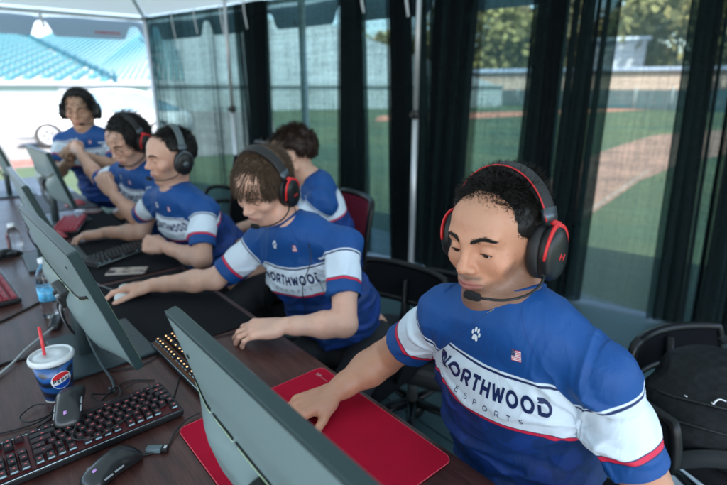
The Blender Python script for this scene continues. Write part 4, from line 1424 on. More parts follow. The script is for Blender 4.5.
def car():
    d = unit(A((.98, -.19))); n = A((-d[1], d[0]))                        # nose towards -d
    o = A((1.4, 16.2)); root = empty('parked_car', (*(o + d * 2.2), 0), 0, 'white car parked side on outside the far end of the tent', 'car')
    M = np.eye(4); M[:2, 0] = d; M[:2, 1] = n; M[:3, 3] = (*o, 0)
    paint = mat('white_car_paint', (.50, .53, .56), .3, coat=.6); glass = mat('car_glass', (.12, .20, .26), .08, spec=.8); rub = mat('tyre', (.03, .03, .03), .85); rim = mat('wheel_rim', (.55, .57, .6), .3, metal=.7)
    # body as sections along x: (x, half width, z bottom, z waist)
    X = [0, .08, .25, .7, 1.2, 2.0, 3.0, 3.8, 4.3, 4.55, 4.62]
    zt = [.55, .68, .76, .84, .92, .97, .99, 1.0, .98, .86, .7]; zb = [.34, .26, .22, .2, .2, .2, .2, .2, .22, .28, .36]; hw = [.55, .72, .82, .88, .90, .91, .91, .90, .86, .76, .62]
    V = []; ns = 12
    for x, a, b, h in zip(X, zt, zb, hw):
        for k in range(ns):
            t_ = 2 * math.pi * k / ns + math.pi / ns; c, s_ = math.cos(t_), math.sin(t_)
            V.append((x, math.copysign(abs(c) ** .45, c) * h * (1 - .05 * (s_ > .3)), (a + b) / 2 + math.copysign(abs(s_) ** .5, s_) * (a - b) / 2))
    F = [(i * ns + k, i * ns + (k + 1) % ns, (i + 1) * ns + (k + 1) % ns, (i + 1) * ns + k) for i in range(len(X) - 1) for k in range(ns)] + [tuple(range(ns)), tuple((len(X) - 1) * ns + k for k in range(ns))[::-1]]
    mb = MB(); mb.add(xf(M, V), F); mb.build('body', paint, root)
    C = [(1.05, .93, .78), (1.55, 1.20, .70), (2.05, 1.42, .63), (2.6, 1.47, .62), (3.2, 1.43, .62), (3.8, 1.22, .68), (4.25, 1.0, .74)]
    mb = MB(); V = []; gl = []
    for x, z, h in C: V += [(x, -h, z), (x, -h * .9, z + .02), (x, h * .9, z + .02), (x, h, z)]
    lowz = .90
    W = []
    for x, z, h in C: W += [(x, -.80, lowz), (x, -h, z - .03), (x, 0, z + .02), (x, h, z - .03), (x, .80, lowz)]
    F = [(i * 5 + k, i * 5 + k + 1, (i + 1) * 5 + k + 1, (i + 1) * 5 + k) for i in range(len(C) - 1) for k in (0, 1, 2, 3)]
    mi = [0 if k in (0, 3) else 1 for i in range(len(C) - 1) for k in (0, 1, 2, 3)]
    np_mesh('cabin', xf(M, W), F, [glass, paint], mi=mi, parent=root)
    ar = MB()
    for s_ in (-1, 1): ar.tube(xf(M, spline([(x, s_ * (h + .01), z) for x, z, h in C], 24)), .028, n=6)
    for s_ in (-1, 1): ar.tube(xf(M, [(2.7, s_ * .63, 1.45), (2.75, s_ * .82, .92)]), .03, n=6)
    ar.build('window_frame', paint, root)
    for x in (.92, 3.65):
        for s_ in (-1, 1):
            R3 = A([[d[0], 0, n[0] * s_], [d[1], 0, n[1] * s_], [0, 1, 0]], float)
            c = xf(M, [(x, s_ * .74, .33)])[0]; Mw = m4(c, R3)
            mb = MB(); mb.lathe([(.20, .0), (.31, .0), (.33, .03), (.33, .16), (.31, .18), (.22, .18)], n=28, M4=Mw); wh = mb.build('wheel', rub, root)
            rm = MB(); rm.lathe([(.21, .12), (.225, .192), (.19, .186), (.05, .17)], n=24, M4=Mw)
            for k in range(5):
                a = 2 * math.pi * k / 5; rm.box((.03, -.025, .17), (.20, .025, .200), M4=Mw @ m4(R3=A(Matrix.Rotation(a, 3, 'Z'))))
            rm.build('rim', rim, wh)
    mb = MB()
    mb.ball(xf(M, [(.14, -.66, .66)])[0], (.16, .10, .07), n=12); mb.build('headlamp', mat('headlamp', (.5, .6, .68), .1, spec=.9), root)
    mb = MB(); mb.ball(xf(M, [(1.5, -.97, 1.0)])[0], (.10, .09, .07), n=10); mb.build('door_mirror', paint, root)
    mb = MB(); mb.box((2.05, -.925, .78), (2.22, -.90, .81), M4=M); mb.build('door_handle', rim, root)


car()


def fence():
    P = [A((41, 3)), A((43, 22)), A((47, 44))]
    root = empty('outfield_fence', (41, 3, 0), 0, 'low blue green outfield fence at the far edge of the field', 'fence')
    m = sheer_mat('fence_mesh', (.05, .16, .20), .15); pm = mat('fence_post', (.25, .3, .32), .5)
    for a, b in zip(P[:-1], P[1:]):
        np_mesh('fence_screen', [(*a, 0), (*b, 0), (*b, 1.5), (*a, 1.5)], [(0, 1, 2, 3)], m, parent=root, smooth=False)
        k = 7
        for i in range(k):
            p = a + (b - a) * i / k; mb = MB(); mb.tube([(p[0], p[1], 0), (p[0], p[1], 1.7)], .05, n=8); mb.build('post', pm, root)


fence()


def building(name, label, x, y, az, L, D, H, col, roofc, win=6, storeys=1, band=None):
    root = empty(name, (x, y, 0), R(az), label, 'building'); c = mat(label[:18].replace(' ', '_'), col, .8, var=.08, vscale=.4)
    mb = MB(); mb.box((-L / 2, 0, 0), (L / 2, D, H)); mb.build('wall', c, root, world=False)
    mb = MB(); mb.box((-L / 2 - .4, -.4, H), (L / 2 + .4, D + .4, H + .35), bev=.05); mb.build('roof', mat(label[:10].replace(' ', '_') + '_roof', roofc, .7), root, world=False)
    for s_ in range(storeys):
        for i in range(win):
            x0 = -L / 2 + (i + .25) * L / win; z0 = H / storeys * (s_ + .35)
            mb = MB(); mb.box((x0, -.04, z0), (x0 + L / win * .5, .02, z0 + H / storeys * .4)); mb.build('window', mat('far_glass', (.06, .09, .11), .15), root, world=False)


building('long_building', 'long tan low building beyond the outfield fence', 64, 30, 117, 80, 12, 3.3, (.42, .31, .26), (.30, .36, .50), 16)
building('warehouse', 'white flat roofed building left of the trees beyond the field', 70, 31, 113, 7, 8, 7.0, (.36, .38, .40), (.45, .52, .60), 8)
building('brick_building', 'brown building behind the sheer drape next to the pale one', 88, 74, 130, 40, 14, 8.0, (.34, .25, .17), (.25, .2, .17), 9, 2)
building('clubhouse', 'pale cream building far behind the middle drapes', 70, 112, 140, 46, 14, 6.5, (.62, .56, .44), (.35, .33, .3), 10, 2)


def leaf_tree(x, y, H, W, seed, label, tone):
    rng = np.random.default_rng(seed); root = empty('tree', (x, y, 0), 0, label, 'tree', 'trees beyond the baseball field')
    tr = MB(); P = spline([(x, y, 0), (x + .2, y, H * .3), (x - .1, y + .2, H * .7)], 10); tr.tube(P, [.32, .22, .1], n=9)
    for k in range(6):
        a = rng.random() * 6.28; b = P[5 + k % 4]; tr.tube(spline([b, b + A((math.cos(a) * W * .2, math.sin(a) * W * .2, H * .12)), b + A((math.cos(a) * W * .36, math.sin(a) * W * .36, H * .28))], 6), [.1, .03], n=6)
    tr.build('trunk', mat('bark', (.09, .065, .05), .9), root)
    n = 2600; cl = rng.normal(size=(26, 3)) * (.26, .26, .22) + (0, 0, .56); cl[:, 2] = np.clip(cl[:, 2], .14, .95)
    k = rng.integers(0, 26, n); c = cl[k] + rng.normal(size=(n, 3)) * (.085, .085, .065)
    c = c * (W, W, H) + (x, y, 0)
    u = rng.normal(size=(n, 3)); u /= np.linalg.norm(u, axis=1)[:, None]; v = np.cross(u, rng.normal(size=(n, 3))); v /= np.linalg.norm(v, axis=1)[:, None]
    s = (.16 + .2 * rng.random(n))[:, None] * W / 6
    V = np.stack([c - u * s, c + v * s * .6, c + u * s, c - v * s * .6], 1).reshape(-1, 3)
    np_mesh('crown', V, np.arange(n * 4).reshape(-1, 4), mat('leaf_%d' % tone, ((.26, .23, .09), (.15, .15, .06), (.30, .23, .12))[tone], .8, var=.45, vscale=.6), smooth=False, parent=root)


TREES = [(6, 60, 12, 12, 'rounded autumn tree behind the thick near drape', 2), (13, 66, 13, 13, 'broad yellow green tree at the right edge of the field view', 0),
         (18.5, 74, 15.5, 15, 'tallest olive tree, right of the white flat roofed building', 1), (22.0, 84, 12, 12, 'yellowish tree directly behind the white flat roofed building', 0),
         (26.5, 92, 13, 14, 'low brown tree left of the white flat roofed building', 2), (31, 92, 15.5, 16, 'tan tree seen through the gap in the drapes beside the front player head', 2),
         (35, 86, 15, 15, 'yellow tree left of the gap in the drapes', 0), (40, 96, 10, 14, 'dull olive tree behind the front pole', 1), (45, 90, 11, 13, 'gold green tree between the front pole and the mesh chair', 0),
         (51, 100, 12, 14, 'brown green tree above the curly haired person', 2), (56.5, 92, 11, 13, 'pale tree right of the white tent leg', 0), (62, 110, 13, 15, 'far dark tree left of the tent leg', 1)]
for i, (ta, td_, H, W, lb, tn) in enumerate(TREES):
    leaf_tree(td_ * math.cos(R(ta)), td_ * math.sin(R(ta)), H, W, 20 + i, lb, tn)
# ------------------------------------------------------------------ tables
TZ = .74


def table(x0, y0, x1, y1, label):
    root = empty('table', ((x0 + x1) / 2, (y0 + y1) / 2, 0), 0, label, 'table', 'mahogany folding tables pushed together')
    mb = MB(); mb.box((x0, y0, TZ - .026), (x1, y1, TZ), bev=.005, seg=3); mb.build('tabletop', WOOD, root)
    mb = MB(); e = .0015; mb.box((x0 + .01, y0 + .01, TZ - .055), (x1 - .01, y1 - .01, TZ - .0265)); mb.build('apron', mat('table_apron', (.02, .018, .018), .5), root)
    for yy in (y0 + .22, y1 - .22):
        lg = MB()
        for xx in (x0 + .13, x1 - .13): lg.tube([(xx, yy, 0.01), (xx, yy, TZ - .05)], .0165, n=10)
        lg.tube([(x0 + .06, yy, .018), (x1 - .06, yy, .018)], .0165, n=10); lg.tube([(x0 + .13, yy, .38), (x1 - .13, yy, .38)], .011, n=8)
        lg.build('leg', mat('table_leg', (.05, .05, .055), .4, metal=.6), root)


table(-.07, .24, .69, 2.68, 'mahogany table closest to the camera with the blue cup and red mouse mat')
table(-.07, 2.684, .69, 5.12, 'mahogany table at the far end under the leftmost monitors')
table(-.835, .24, -.074, 2.68, 'mahogany table along the left edge beside the blue cup')
table(-.835, 2.684, -.074, 5.12, 'mahogany table at the far left behind the monitors')

# ------------------------------------------------------------------ monitors
def back_shell_mat():
    m = mat('monitor_shell', (.19, .26, .265), .40, bump=.12, bscale=1400)
    return m


MSH = back_shell_mat(); MEDGE = mat('monitor_edge', (.018, .040, .042), .34, bump=.1, bscale=900); MSCR = mat('screen_glass', (.010, .012, .014), .12, spec=.6)
MDARK = mat('monitor_stand', (.035, .055, .060), .42, bump=.1, bscale=800); MPORT = mat('port_black', (.006, .007, .008), .5); MLINE = mat('vent_reflection', (.42, .55, .36), .25, metal=.5)


def monitor(x, y, rz, tilt, zc, label, W=.61, H=.345, screen=None, curve=.0, base='plate'):
    """panel faces local +X; x, y is the panel centre, zc its height"""
    root = empty('monitor', (x - .03, y, TZ), 0, label, 'monitor', 'black monitors standing on the tables')
    Mp = m4((x, y, zc), rz=rz) @ m4(ry=-tilt)
    # shell: a thin rim, then facets rising to a thicker lower middle (normal -X)
    hw, hh = W / 2, H / 2
    nU, nV = 33, 21; V = []; 
    def depth(u, v):
        e = min(hw - abs(u), hh - abs(v))
        base_ = .010 + .016 * min(1, e / .09)
        blg = .028 / (1 + math.exp((v + .012 - .055 * (u / hw) ** 2) / .006)) * min(1, max(0, (hw - .015 - abs(u)) / .10)) * min(1, max(0, (hh - .012 - abs(v)) / .03))
        return base_ + blg
    for j in range(nV):
        for i in range(nU):
            u = -hw + W * i / (nU - 1); v = -hh + H * j / (nV - 1)
            V.append((-.010 - depth(u, v), u, v))
    F = [(j * nU + i, j * nU + i + 1, (j + 1) * nU + i + 1, (j + 1) * nU + i) for j in range(nV - 1) for i in range(nU - 1)]
    o = np_mesh('back_shell', xf(Mp, V), F, MSH, parent=root)
    mb = MB(); mb.box((-.0215, -hw, -hh), (.0, hw, hh), M4=Mp, bev=.0035, seg=2); cas = mb.build('casing', MEDGE, root)
    sc = MB(); sc.box((.0002, -hw + .006, -hh + .016), (.0016, hw - .006, hh - .006), M4=Mp); sc.build('screen', screen or MSCR, root)
    # vent slots along the step of the shell
    sl = MB(); 
    for (a, b) in ((-.27, -.20), (-.19, -.13), (-.12, .0), (.02, .12), (.13, .19), (.20, .27)):
        a *= W / .61; b *= W / .61
        uu = np.linspace(a, b, 8); P = [(-.0118 - depth(u, .006 + .055 * (u / hw) ** 2) , u, .006 + .055 * (u / hw) ** 2) for u in uu]
        sl.tube(xf(Mp, P), 1, n=6, m=0, flat=(.0045, .0012, tuple(Mp[:3, :3] @ A((-1, 0, 0)))))
        P2 = [(p[0] - .0008, p[1], p[2] - .0056) for p in P]
        sl.tube(xf(Mp, P2), .0015, n=5, m=1)  # greenish line painted under each slot as its reflection
    sl.build('vent_slot', [MPORT, MLINE], root)
    # port recess
    pr = MB(); pr.box((-.0645, -.060, -.075), (-.040, .055, .002), M4=Mp, bev=.004); 
    rc = pr.build('port_recess', MPORT, root)
    pg = MB()
    for k, (u, c) in enumerate(((-.035, 0), (-.012, 1), (.018, 0))):
        pg.tube(xf(Mp, spline([(-.062, u, -.03), (-.082, u + .004, -.06), (-.085, u + .02, -.13), (-.065, u + .015, -.20)], 14)), .0032, n=6, m=c)
        pg.box((-.074, u - .008, -.045), (-.060, u + .008, -.012), M4=Mp, m=c, bev=.002)
    pg.build('cable_plug', [mat('cable_black', (.012, .013, .014), .5), mat('plug_grey', (.35, .37, .40), .5)], root)
    # rating label, screws and a moulding line on the lower shell
    lb = MB(); V, F = grid2(.10, .165, -.125, -.100, 6, 3); lb.add(xf(Mp, [(-.0112 - depth(a, b), a, b) for a, b in V]), F, 0); lb.build('rating_label', mat('label_grey', (.42, .45, .46), .5), o)
    for u_, v_ in ((-.22, -.13), (.22, -.13), (-.09, -.14), (.23, .12), (-.23, .12)):
        sw_ = MB(); sw_.lathe([(.0045, 0), (.0045, .001), (.003, .0012)], n=12, M4=Mp @ m4((-.0102 - depth(u_, v_), u_, v_), A([[0, 0, -1], [0, 1, 0], [1, 0, 0]], float))); sw_.build('screw', MPORT, o)
    # stand
    c = xf(Mp, [(-.040, 0, -.06)])[0] + A((.012, 0, 0))
    d = A((math.cos(rz), math.sin(rz), 0)); n = A((-d[1], d[0], 0))
    st = MB(); st.tube([(c[0] - d[0] * .015, c[1] - d[1] * .015, TZ + .012), (c[0] - d[0] * .012, c[1] - d[1] * .012, TZ + .12), (c[0], c[1], c[2] + .03)], 1, n=12, flat=(.034, .018, tuple(d)))
    st.build('stand_column', MDARK, root)
    ft = MB(); M = m4((c[0], c[1], TZ), rz=rz)
    if base == 'plate': ft.box((-.085, -.14, .0005), (.145, .14, .012), M4=M, bev=.004, seg=3)
    else:
        for s_ in (-1, 1): ft.tube(xf(M, [(-.02, 0, .008), (.10, s_ * .12, .008), (.17, s_ * .19, .008)]), 1, n=8, flat=(.014, .007, (0, 0, 1)))
    ft.build('stand_base', MDARK, root)
    return root


def game_screen(name, c1, c2, s):
    m = bpy.data.materials.new(name); m.use_nodes = True; t = NT(m); b = t.n['Principled BSDF']
    n = t.noise(7, 3); c = t.mix(t.step(n, .5, .08), (*c1, 1), (*c2, 1)); b.inputs['Base Color'].default_value = (.01, .01, .01, 1); b.inputs['Roughness'].default_value = .15
    t.l.new(c, b.inputs['Emission Color']); b.inputs['Emission Strength'].default_value = s; return m


GS = game_screen('game_picture', (.02, .04, .05), (.05, .10, .08), .25)
monitor(.287, .462, R(0), R(15), .962, 'large monitor back in the foreground facing the front player', screen=GS)
monitor(.215, 1.475, R(2), R(17), .972, 'large monitor back behind the blue cup facing the second player', screen=GS)
monitor(.262, 2.475, R(-1), R(17), .968, 'monitor with a pale grey back beside the clear bottle facing the third player', screen=GS)
monitor(.435, 3.24, R(3), R(15), 1.010, 'shorter monitor standing closest to the fourth player', W=.54, H=.32, screen=GS)
monitor(.32, 4.32, R(-4), R(16), 1.040, 'dark monitor at the far left edge of the table row', W=.56, H=.33, screen=GS)

# ------------------------------------------------------------------ keyboards
KEYB = mat('keyboard_case', (.010, .011, .013), .4, bump=.15, bscale=900); KEYC = mat('keycap', (.014, .013, .015), .48, var=.2, vscale=40)
GLOWR = mat('red_key_glow', (.016, .006, .007), .5, emit=(1, .05, .10), estr=.006); GLOWO = mat('orange_key_glow', (.02, .010, .006), .5, emit=(1, .35, .08), estr=.012)
LEGR = mat('lit_legend_red', (.3, .05, .06), .5, emit=(1, .22, .26), estr=.07); LEGO = mat('lit_legend_orange', (.4, .2, .05), .5, emit=(1, .55, .22), estr=1.0)
LEGW = mat('key_front_print', (.28, .42, .48), .45); TRIM = mat('keyboard_edge_trim', (.42, .50, .54), .22, metal=.8)
CAPR = mat('red_lit_keycap', (.022, .012, .015), .5); CAPS = mat('strongly_lit_keycap', (.05, .013, .02), .5, emit=(1, .08, .14), estr=.025)


def keyboard(x, y, rz, label, full=True, glow='red', strong=False, z=TZ + .0, parent_lbl=None):
    U = .01905; Wd = (22.5 if full else 18.25) * U + .012; Dp = 6.35 * U + .018
    root = empty('keyboard', (x, y, z), rz, label, 'keyboard', 'backlit mechanical keyboards')
    mb = MB(); mb.box((-Wd / 2, -Dp / 2, .004), (Wd / 2, Dp / 2, .020), bev=.004, seg=3)
    for sx in (-1, 1):
        for sy in (-1, 1): mb.box((sx * (Wd / 2 - .03) - .01, sy * (Dp / 2 - .015) - .005, .0), (sx * (Wd / 2 - .03) + .01, sy * (Dp / 2 - .015) + .005, .004))
    mb.build('case', KEYB, root, world=False)
    gl = MB(); gl.box((-Wd / 2 + .006, -Dp / 2 + .006, .0202), (Wd / 2 - .006, Dp / 2 - .006, .0210)); gl.build('backlight_plate', GLOWR if glow == 'red' else GLOWO if glow == 'orange' else KEYB, root, world=False)
    tr = MB(); tr.tube([(-Wd / 2 + .004, Dp / 2 - .001, .0195), (Wd / 2 - .004, Dp / 2 - .001, .0195)], .0011, n=6); tr.tube([(-Wd / 2 + .004, -Dp / 2 + .001, .0195), (Wd / 2 - .004, -Dp / 2 + .001, .0195)], .0011, n=6)
    tr.build('edge_trim', TRIM, root, world=False)
    rows = [(5.25, [(0, 1), (2, 1), (3, 1), (4, 1), (5, 1), (6.5, 1), (7.5, 1), (8.5, 1), (9.5, 1), (11, 1), (12, 1), (13, 1), (14, 1)]),
            (4, [(i, 1) for i in range(13)] + [(13, 2)]), (3, [(0, 1.5)] + [(1.5 + i, 1) for i in range(12)] + [(13.5, 1.5)]),
            (2, [(0, 1.75)] + [(1.75 + i, 1) for i in range(11)] + [(12.75, 2.25)]), (1, [(0, 2.25)] + [(2.25 + i, 1) for i in range(10)] + [(12.25, 2.75)]),
            (0, [(0, 1.25), (1.25, 1.25), (2.5, 1.25), (3.75, 6.25), (10, 1.25), (11.25, 1.25), (12.5, 1.25), (13.75, 1.25)])]
    rows = [(r_, ks + ([(15.25 + i, 1) for i in range(3)] if r_ > 2.5 else [(16.25, 1)] if r_ == 1 else [(15.25 + i, 1) for i in range(3)] if r_ == 0 else [])) for r_, ks in rows]
    if full: rows = [(r_, ks + ([(18.5 + i, 1) for i in range(4)] if r_ > 0 else [(18.5, 2), (20.5, 1)])) for r_, ks in rows]
    caps = MB(); x0 = -Wd / 2 + .006; y0 = -Dp / 2 + .009
    q = 0
    for r_, ks in rows:
        for c, wd in ks:
            q += 1
            ax, bx = x0 + c * U + .0008, x0 + (c + wd) * U - .0008; ay, by = y0 + r_ * U + .0008, y0 + (r_ + 1) * U - .0008
            zt = .0345 - .0006 * abs(r_ - 2); t_ = .0028
            V = [(ax, ay, .0225), (bx, ay, .0225), (bx, by, .0225), (ax, by, .0225), (ax + t_, ay + t_, zt), (bx - t_, ay + t_, zt), (bx - t_, by - t_ * .7, zt), (ax + t_, by - t_ * .7, zt)]
            lit = (strong or (q * 7919) % 5 < 2)
            caps.add(V, [(4, 5, 6, 7), (0, 1, 5, 4), (1, 2, 6, 5), (2, 3, 7, 6), (3, 0, 4, 7)], 3 if lit and glow == 'red' else 0, False)
            cx = (ax + bx) / 2; s = .0022
            caps.add([(cx - s, by - t_ - .0045, zt + .0002), (cx + s, by - t_ - .0045, zt + .0002), (cx + s, by - t_ - .0015, zt + .0002), (cx - s, by - t_ - .0015, zt + .0002)], [(0, 1, 2, 3)], 1, False)
            if r_ in (5.25, 0):                                       # printed lower front edge of the outer row
                e = by if r_ > 4 else ay; sg = 1 if r_ > 4 else -1
                hw_ = min((bx - ax) / 2 - .003, .0060)
                zq = .0262; yy = e + sg * .0002
                caps.add([(cx - hw_, yy, zq - .0012), (cx + hw_, yy, zq - .0012), (cx + hw_, yy - sg * .0009, zq + .0018), (cx - hw_, yy - sg * .0009, zq + .0018)], [(0, 1, 2, 3)], 2, False)
    caps.build('keycaps', [KEYC, LEGR if glow == 'red' else LEGO if glow == 'orange' else LEGW, LEGW, CAPS if strong else CAPR], root, world=False)
    return root


keyboard(.085, 1.072, R(180 + .5), 'black full size keyboard in front of the blue cup with tangled cords on it')
keyboard(.425, 1.20, R(92), 'orange lit keyboard half hidden behind the foreground monitor', full=False, glow='orange', strong=True)
keyboard(.53, 2.33, R(24), 'wide black keyboard under the fist of the third player', full=False, glow='none')
keyboard(.445, 3.04, R(70), 'red lit keyboard beside the base of the fourth monitor', full=False, strong=True)
keyboard(.020, 2.225, R(-86), 'red lit keyboard cut off by the left edge of the table view', full=True, strong=True)


# ------------------------------------------------------------------ mice
def mouse(x, y, rz, label, col='black', z=TZ + .0005, pitch=0.0, roll=0.0, wheel=(.2, .25, .3)):
    body = {'black': mat('mouse_black', (.012, .014, .016), .33, coat=.3), 'white': mat('mouse_white', (.62, .66, .68), .35), 'red': mat('mouse_red', (.45, .10, .12), .4)}[col]
    root = empty('mouse', (x, y, z), rz, label, 'mouse')
    M = m4(rx=pitch, ry=roll)
    V = []; nx, ny = 18, 28
    for j in range(ny + 1):
        v = j / ny; yy = -.062 + .124 * v
        w_ = .0305 * (1 - .16 * math.sin(v * math.pi) ** 2 * 1.0 + .06 * (v < .4)) * math.sqrt(max(0, 1 - (2 * v - 1) ** 6))
        ht = .041 * (math.sin(min(1, v * 1.25 + .12) * math.pi * .62)) * (1 - .60 * v ** 2.2) + .006
        ht *= max(0, 1 - (2 * v - 1) ** 8) ** .5
        for i in range(nx):
            a = 2 * math.pi * i / nx; c, s_ = math.cos(a), math.sin(a)
            V.append((math.copysign(abs(c) ** .75, c) * w_, yy, ht * .42 + (ht * .58 * s_ if s_ > 0 else ht * .40 * math.copysign(abs(s_) ** .5, s_)) + .001))
    F = [(j * nx + i, j * nx + (i + 1) % nx, (j + 1) * nx + (i + 1) % nx, (j + 1) * nx + i) for j in range(ny) for i in range(nx)]
    mb = MB(); mb.add(xf(M, V), F); mb.build('mouse_shell', body, root, world=False)
    wh = MB(); Mw = M @ m4((0, .032, .0245), A([[0, 0, 1], [1, 0, 0], [0, 1, 0]], float))
    wh.lathe([(.006, -.0035), (.0085, -.003), (.0085, .003), (.006, .0035)], n=16, M4=Mw); wh.build('scroll_wheel', mat('wheel_%s' % col, wheel, .4), root, world=False)
    ln = MB(); ln.tube(xf(M, spline([(0, .061, .010), (0, .05, .0195), (0, .036, .0262), (0, .020, .0305), (0, .008, .0345)], 12)), .0009, n=5)
    for s_ in (-1, 1): ln.box((s_ * .0272 - .0016, -.008, .0200), (s_ * .0272 + .0016, .012, .0235), M4=M, bev=.001); ln.box((s_ * .0274 - .0016, .016, .0190), (s_ * .0274 + .0016, .034, .0225), M4=M, bev=.001)
    ln.build('button_seam', mat('mouse_seam', (.30, .33, .36) if col == 'black' else (.1, .1, .1), .4), root, world=False)
    return root


mouse(.130, .925, R(112), 'black mouse with a violet wheel below the keyboard in the foreground', wheel=(.5, .25, .6))
mouse(.105, 1.145, R(160), 'black mouse resting on top of the keyboard next to the blue cup', z=TZ + .036, pitch=R(-14), roll=R(10))
mouse(.405, 1.835, R(150), 'white mouse under the right hand of the second player', 'white')
mouse(.515, .835, R(120), 'black mouse on the red mat under the front player hand')
mouse(.115, 2.66, R(-60), 'black mouse on the bare wood near the left picture edge')
mouse(.585, 3.62, R(90), 'red mouse on the dark mat before the farthest player', 'red')
mouse(.335, 2.83, R(100), 'small red mouse next to the red lit keyboard and clear cup', 'red')


# ------------------------------------------------------------------ mats, phones, small things
def rrect(x0, y0, x1, y1, z0, z1, rad, m, name, label, cat, group=None, rz=0.0, edge=None):
    cx, cy = (x0 + x1) / 2, (y0 + y1) / 2; V = []; n = 8
    for z in (z0, z1):
        for qx, qy, a0 in ((x1, y1, 0), (x0, y1, 90), (x0, y0, 180), (x1, y0, 270)):
            for k in range(n + 1):
                a = R(a0 + 90 * k / n); px = qx - math.copysign(rad, qx - cx) + rad * math.cos(a); py = qy - math.copysign(rad, qy - cy) + rad * math.sin(a)
                V.append((px, py, z))
    N = 4 * (n + 1); F = [tuple(range(N, 2 * N)), tuple(range(N))[::-1]] + [(i, (i + 1) % N, N + (i + 1) % N, N + i) for i in range(N)]
    if rz: V = xf(m4((cx, cy, 0), rz=rz), A(V) - (cx, cy, 0))
    o = np_mesh(name, V, F, m, smooth=False); tag(o, label, cat, group); return o


REDM = mat('red_mat_cloth', (.40, .006, .028), .85, spec=.12, bump=.5, bscale=600, var=.08, vscale=14)
BLKM = mat('black_mat_cloth', (.010, .011, .014), .85, spec=.15, bump=.4, bscale=600)
rm = rrect(.275, .505, .672, .965, TZ + .0006, TZ + .0040, .018, REDM, 'mouse_mat', 'red mouse mat under the foreground monitor and front player hand', 'mouse mat')
ed = MB()
th = []
for qx, qy, a0 in ((.672, .965, 0), (.275, .965, 90), (.275, .505, 180), (.672, .505, 270)):
    for k in range(7):
        a = R(a0 + 90 * k / 6); cx, cy = (.4735, .735); th.append((qx - math.copysign(.018, qx - cx) + .0185 * math.cos(a), qy - math.copysign(.018, qy - cy) + .0185 * math.sin(a), TZ + .0034))
ed.tube(th, .0011, n=6, closed=True); ed.build('stitched_edge', mat('red_mat_edge', (.62, .06, .09), .6), rm)
tx = MB(); V, F = text_strokes('WOOD', .010, .04, .3, .16)                  # small pale mark printed in the far corner
tx = MB()
for (a, b) in (((0, 0), (0, 1)), ((.45, 0), (.45, 1)), ((0, .5), (.45, .5)), ((.8, 0), (1.25, 1)), ((.8, 1), (1.25, 0))):
    s = .011; tx.tube([(.648 - a[1] * s, .945 - a[0] * s, TZ + .0042), (.648 - b[1] * s, .945 - b[0] * s, TZ + .0042)], .0007, n=4)
for k in range(6): tx.tube([(.6395, .925 - k * .0055, TZ + .0042), (.6425, .925 - k * .0055, TZ + .0042)], .0006, n=4)
tx.build('printed_mark', mat('pale_print', (.62, .45, .48), .6), rm)
rrect(.275, 1.33, .668, 1.985, TZ + .0006, TZ + .0040, .015, BLKM, 'mouse_mat', 'large black mouse mat under the second player arm', 'mouse mat')
rrect(.270, 2.02, .685, 2.66, TZ + .0006, TZ + .0040, .015, BLKM, 'mouse_mat', 'black mouse mat under the phone and the wide keyboard', 'mouse mat')
rrect(.34, 2.80, .685, 3.42, TZ + .0006, TZ + .0040, .015, BLKM, 'mouse_mat', 'dark mouse mat under the red lit keyboard', 'mouse mat')
rrect(.36, 3.50, .68, 4.15, TZ + .0006, TZ + .0040, .015, mat('grey_mat_cloth', (.10, .11, .13), .7), 'mouse_mat', 'grey mouse mat at the farthest seat', 'mouse mat')


def phone(x, y, rz, label, case):
    root = empty('phone', (x, y, TZ), rz, label, 'phone')
    mb = MB(); mb.box((-.037, -.076, .0042), (.037, .076, .0125), bev=.0038, seg=3); mb.build('case', case, root, world=False)
    mb = MB(); mb.box((-.034, -.073, .0126), (.034, .073, .0132), bev=.0002, seg=1); mb.build('back_print', mat('phone_back', (.33, .28, .24), .3, var=.7, vscale=26), root, world=False)
    mb = MB(); mb.box((-.031, .042, .0133), (.0, .070, .0150), bev=.0006); mb.build('camera_bump', mat('phone_camera', (.05, .05, .055), .2), root, world=False)


phone(.480, 2.085, R(58), 'patterned phone lying on the mat near the white mouse', mat('phone_case_tan', (.40, .34, .30), .4))
phone(.60, 3.36, R(62), 'phone lying by the fourth player arm', mat('phone_case_pink', (.45, .25, .25), .4))


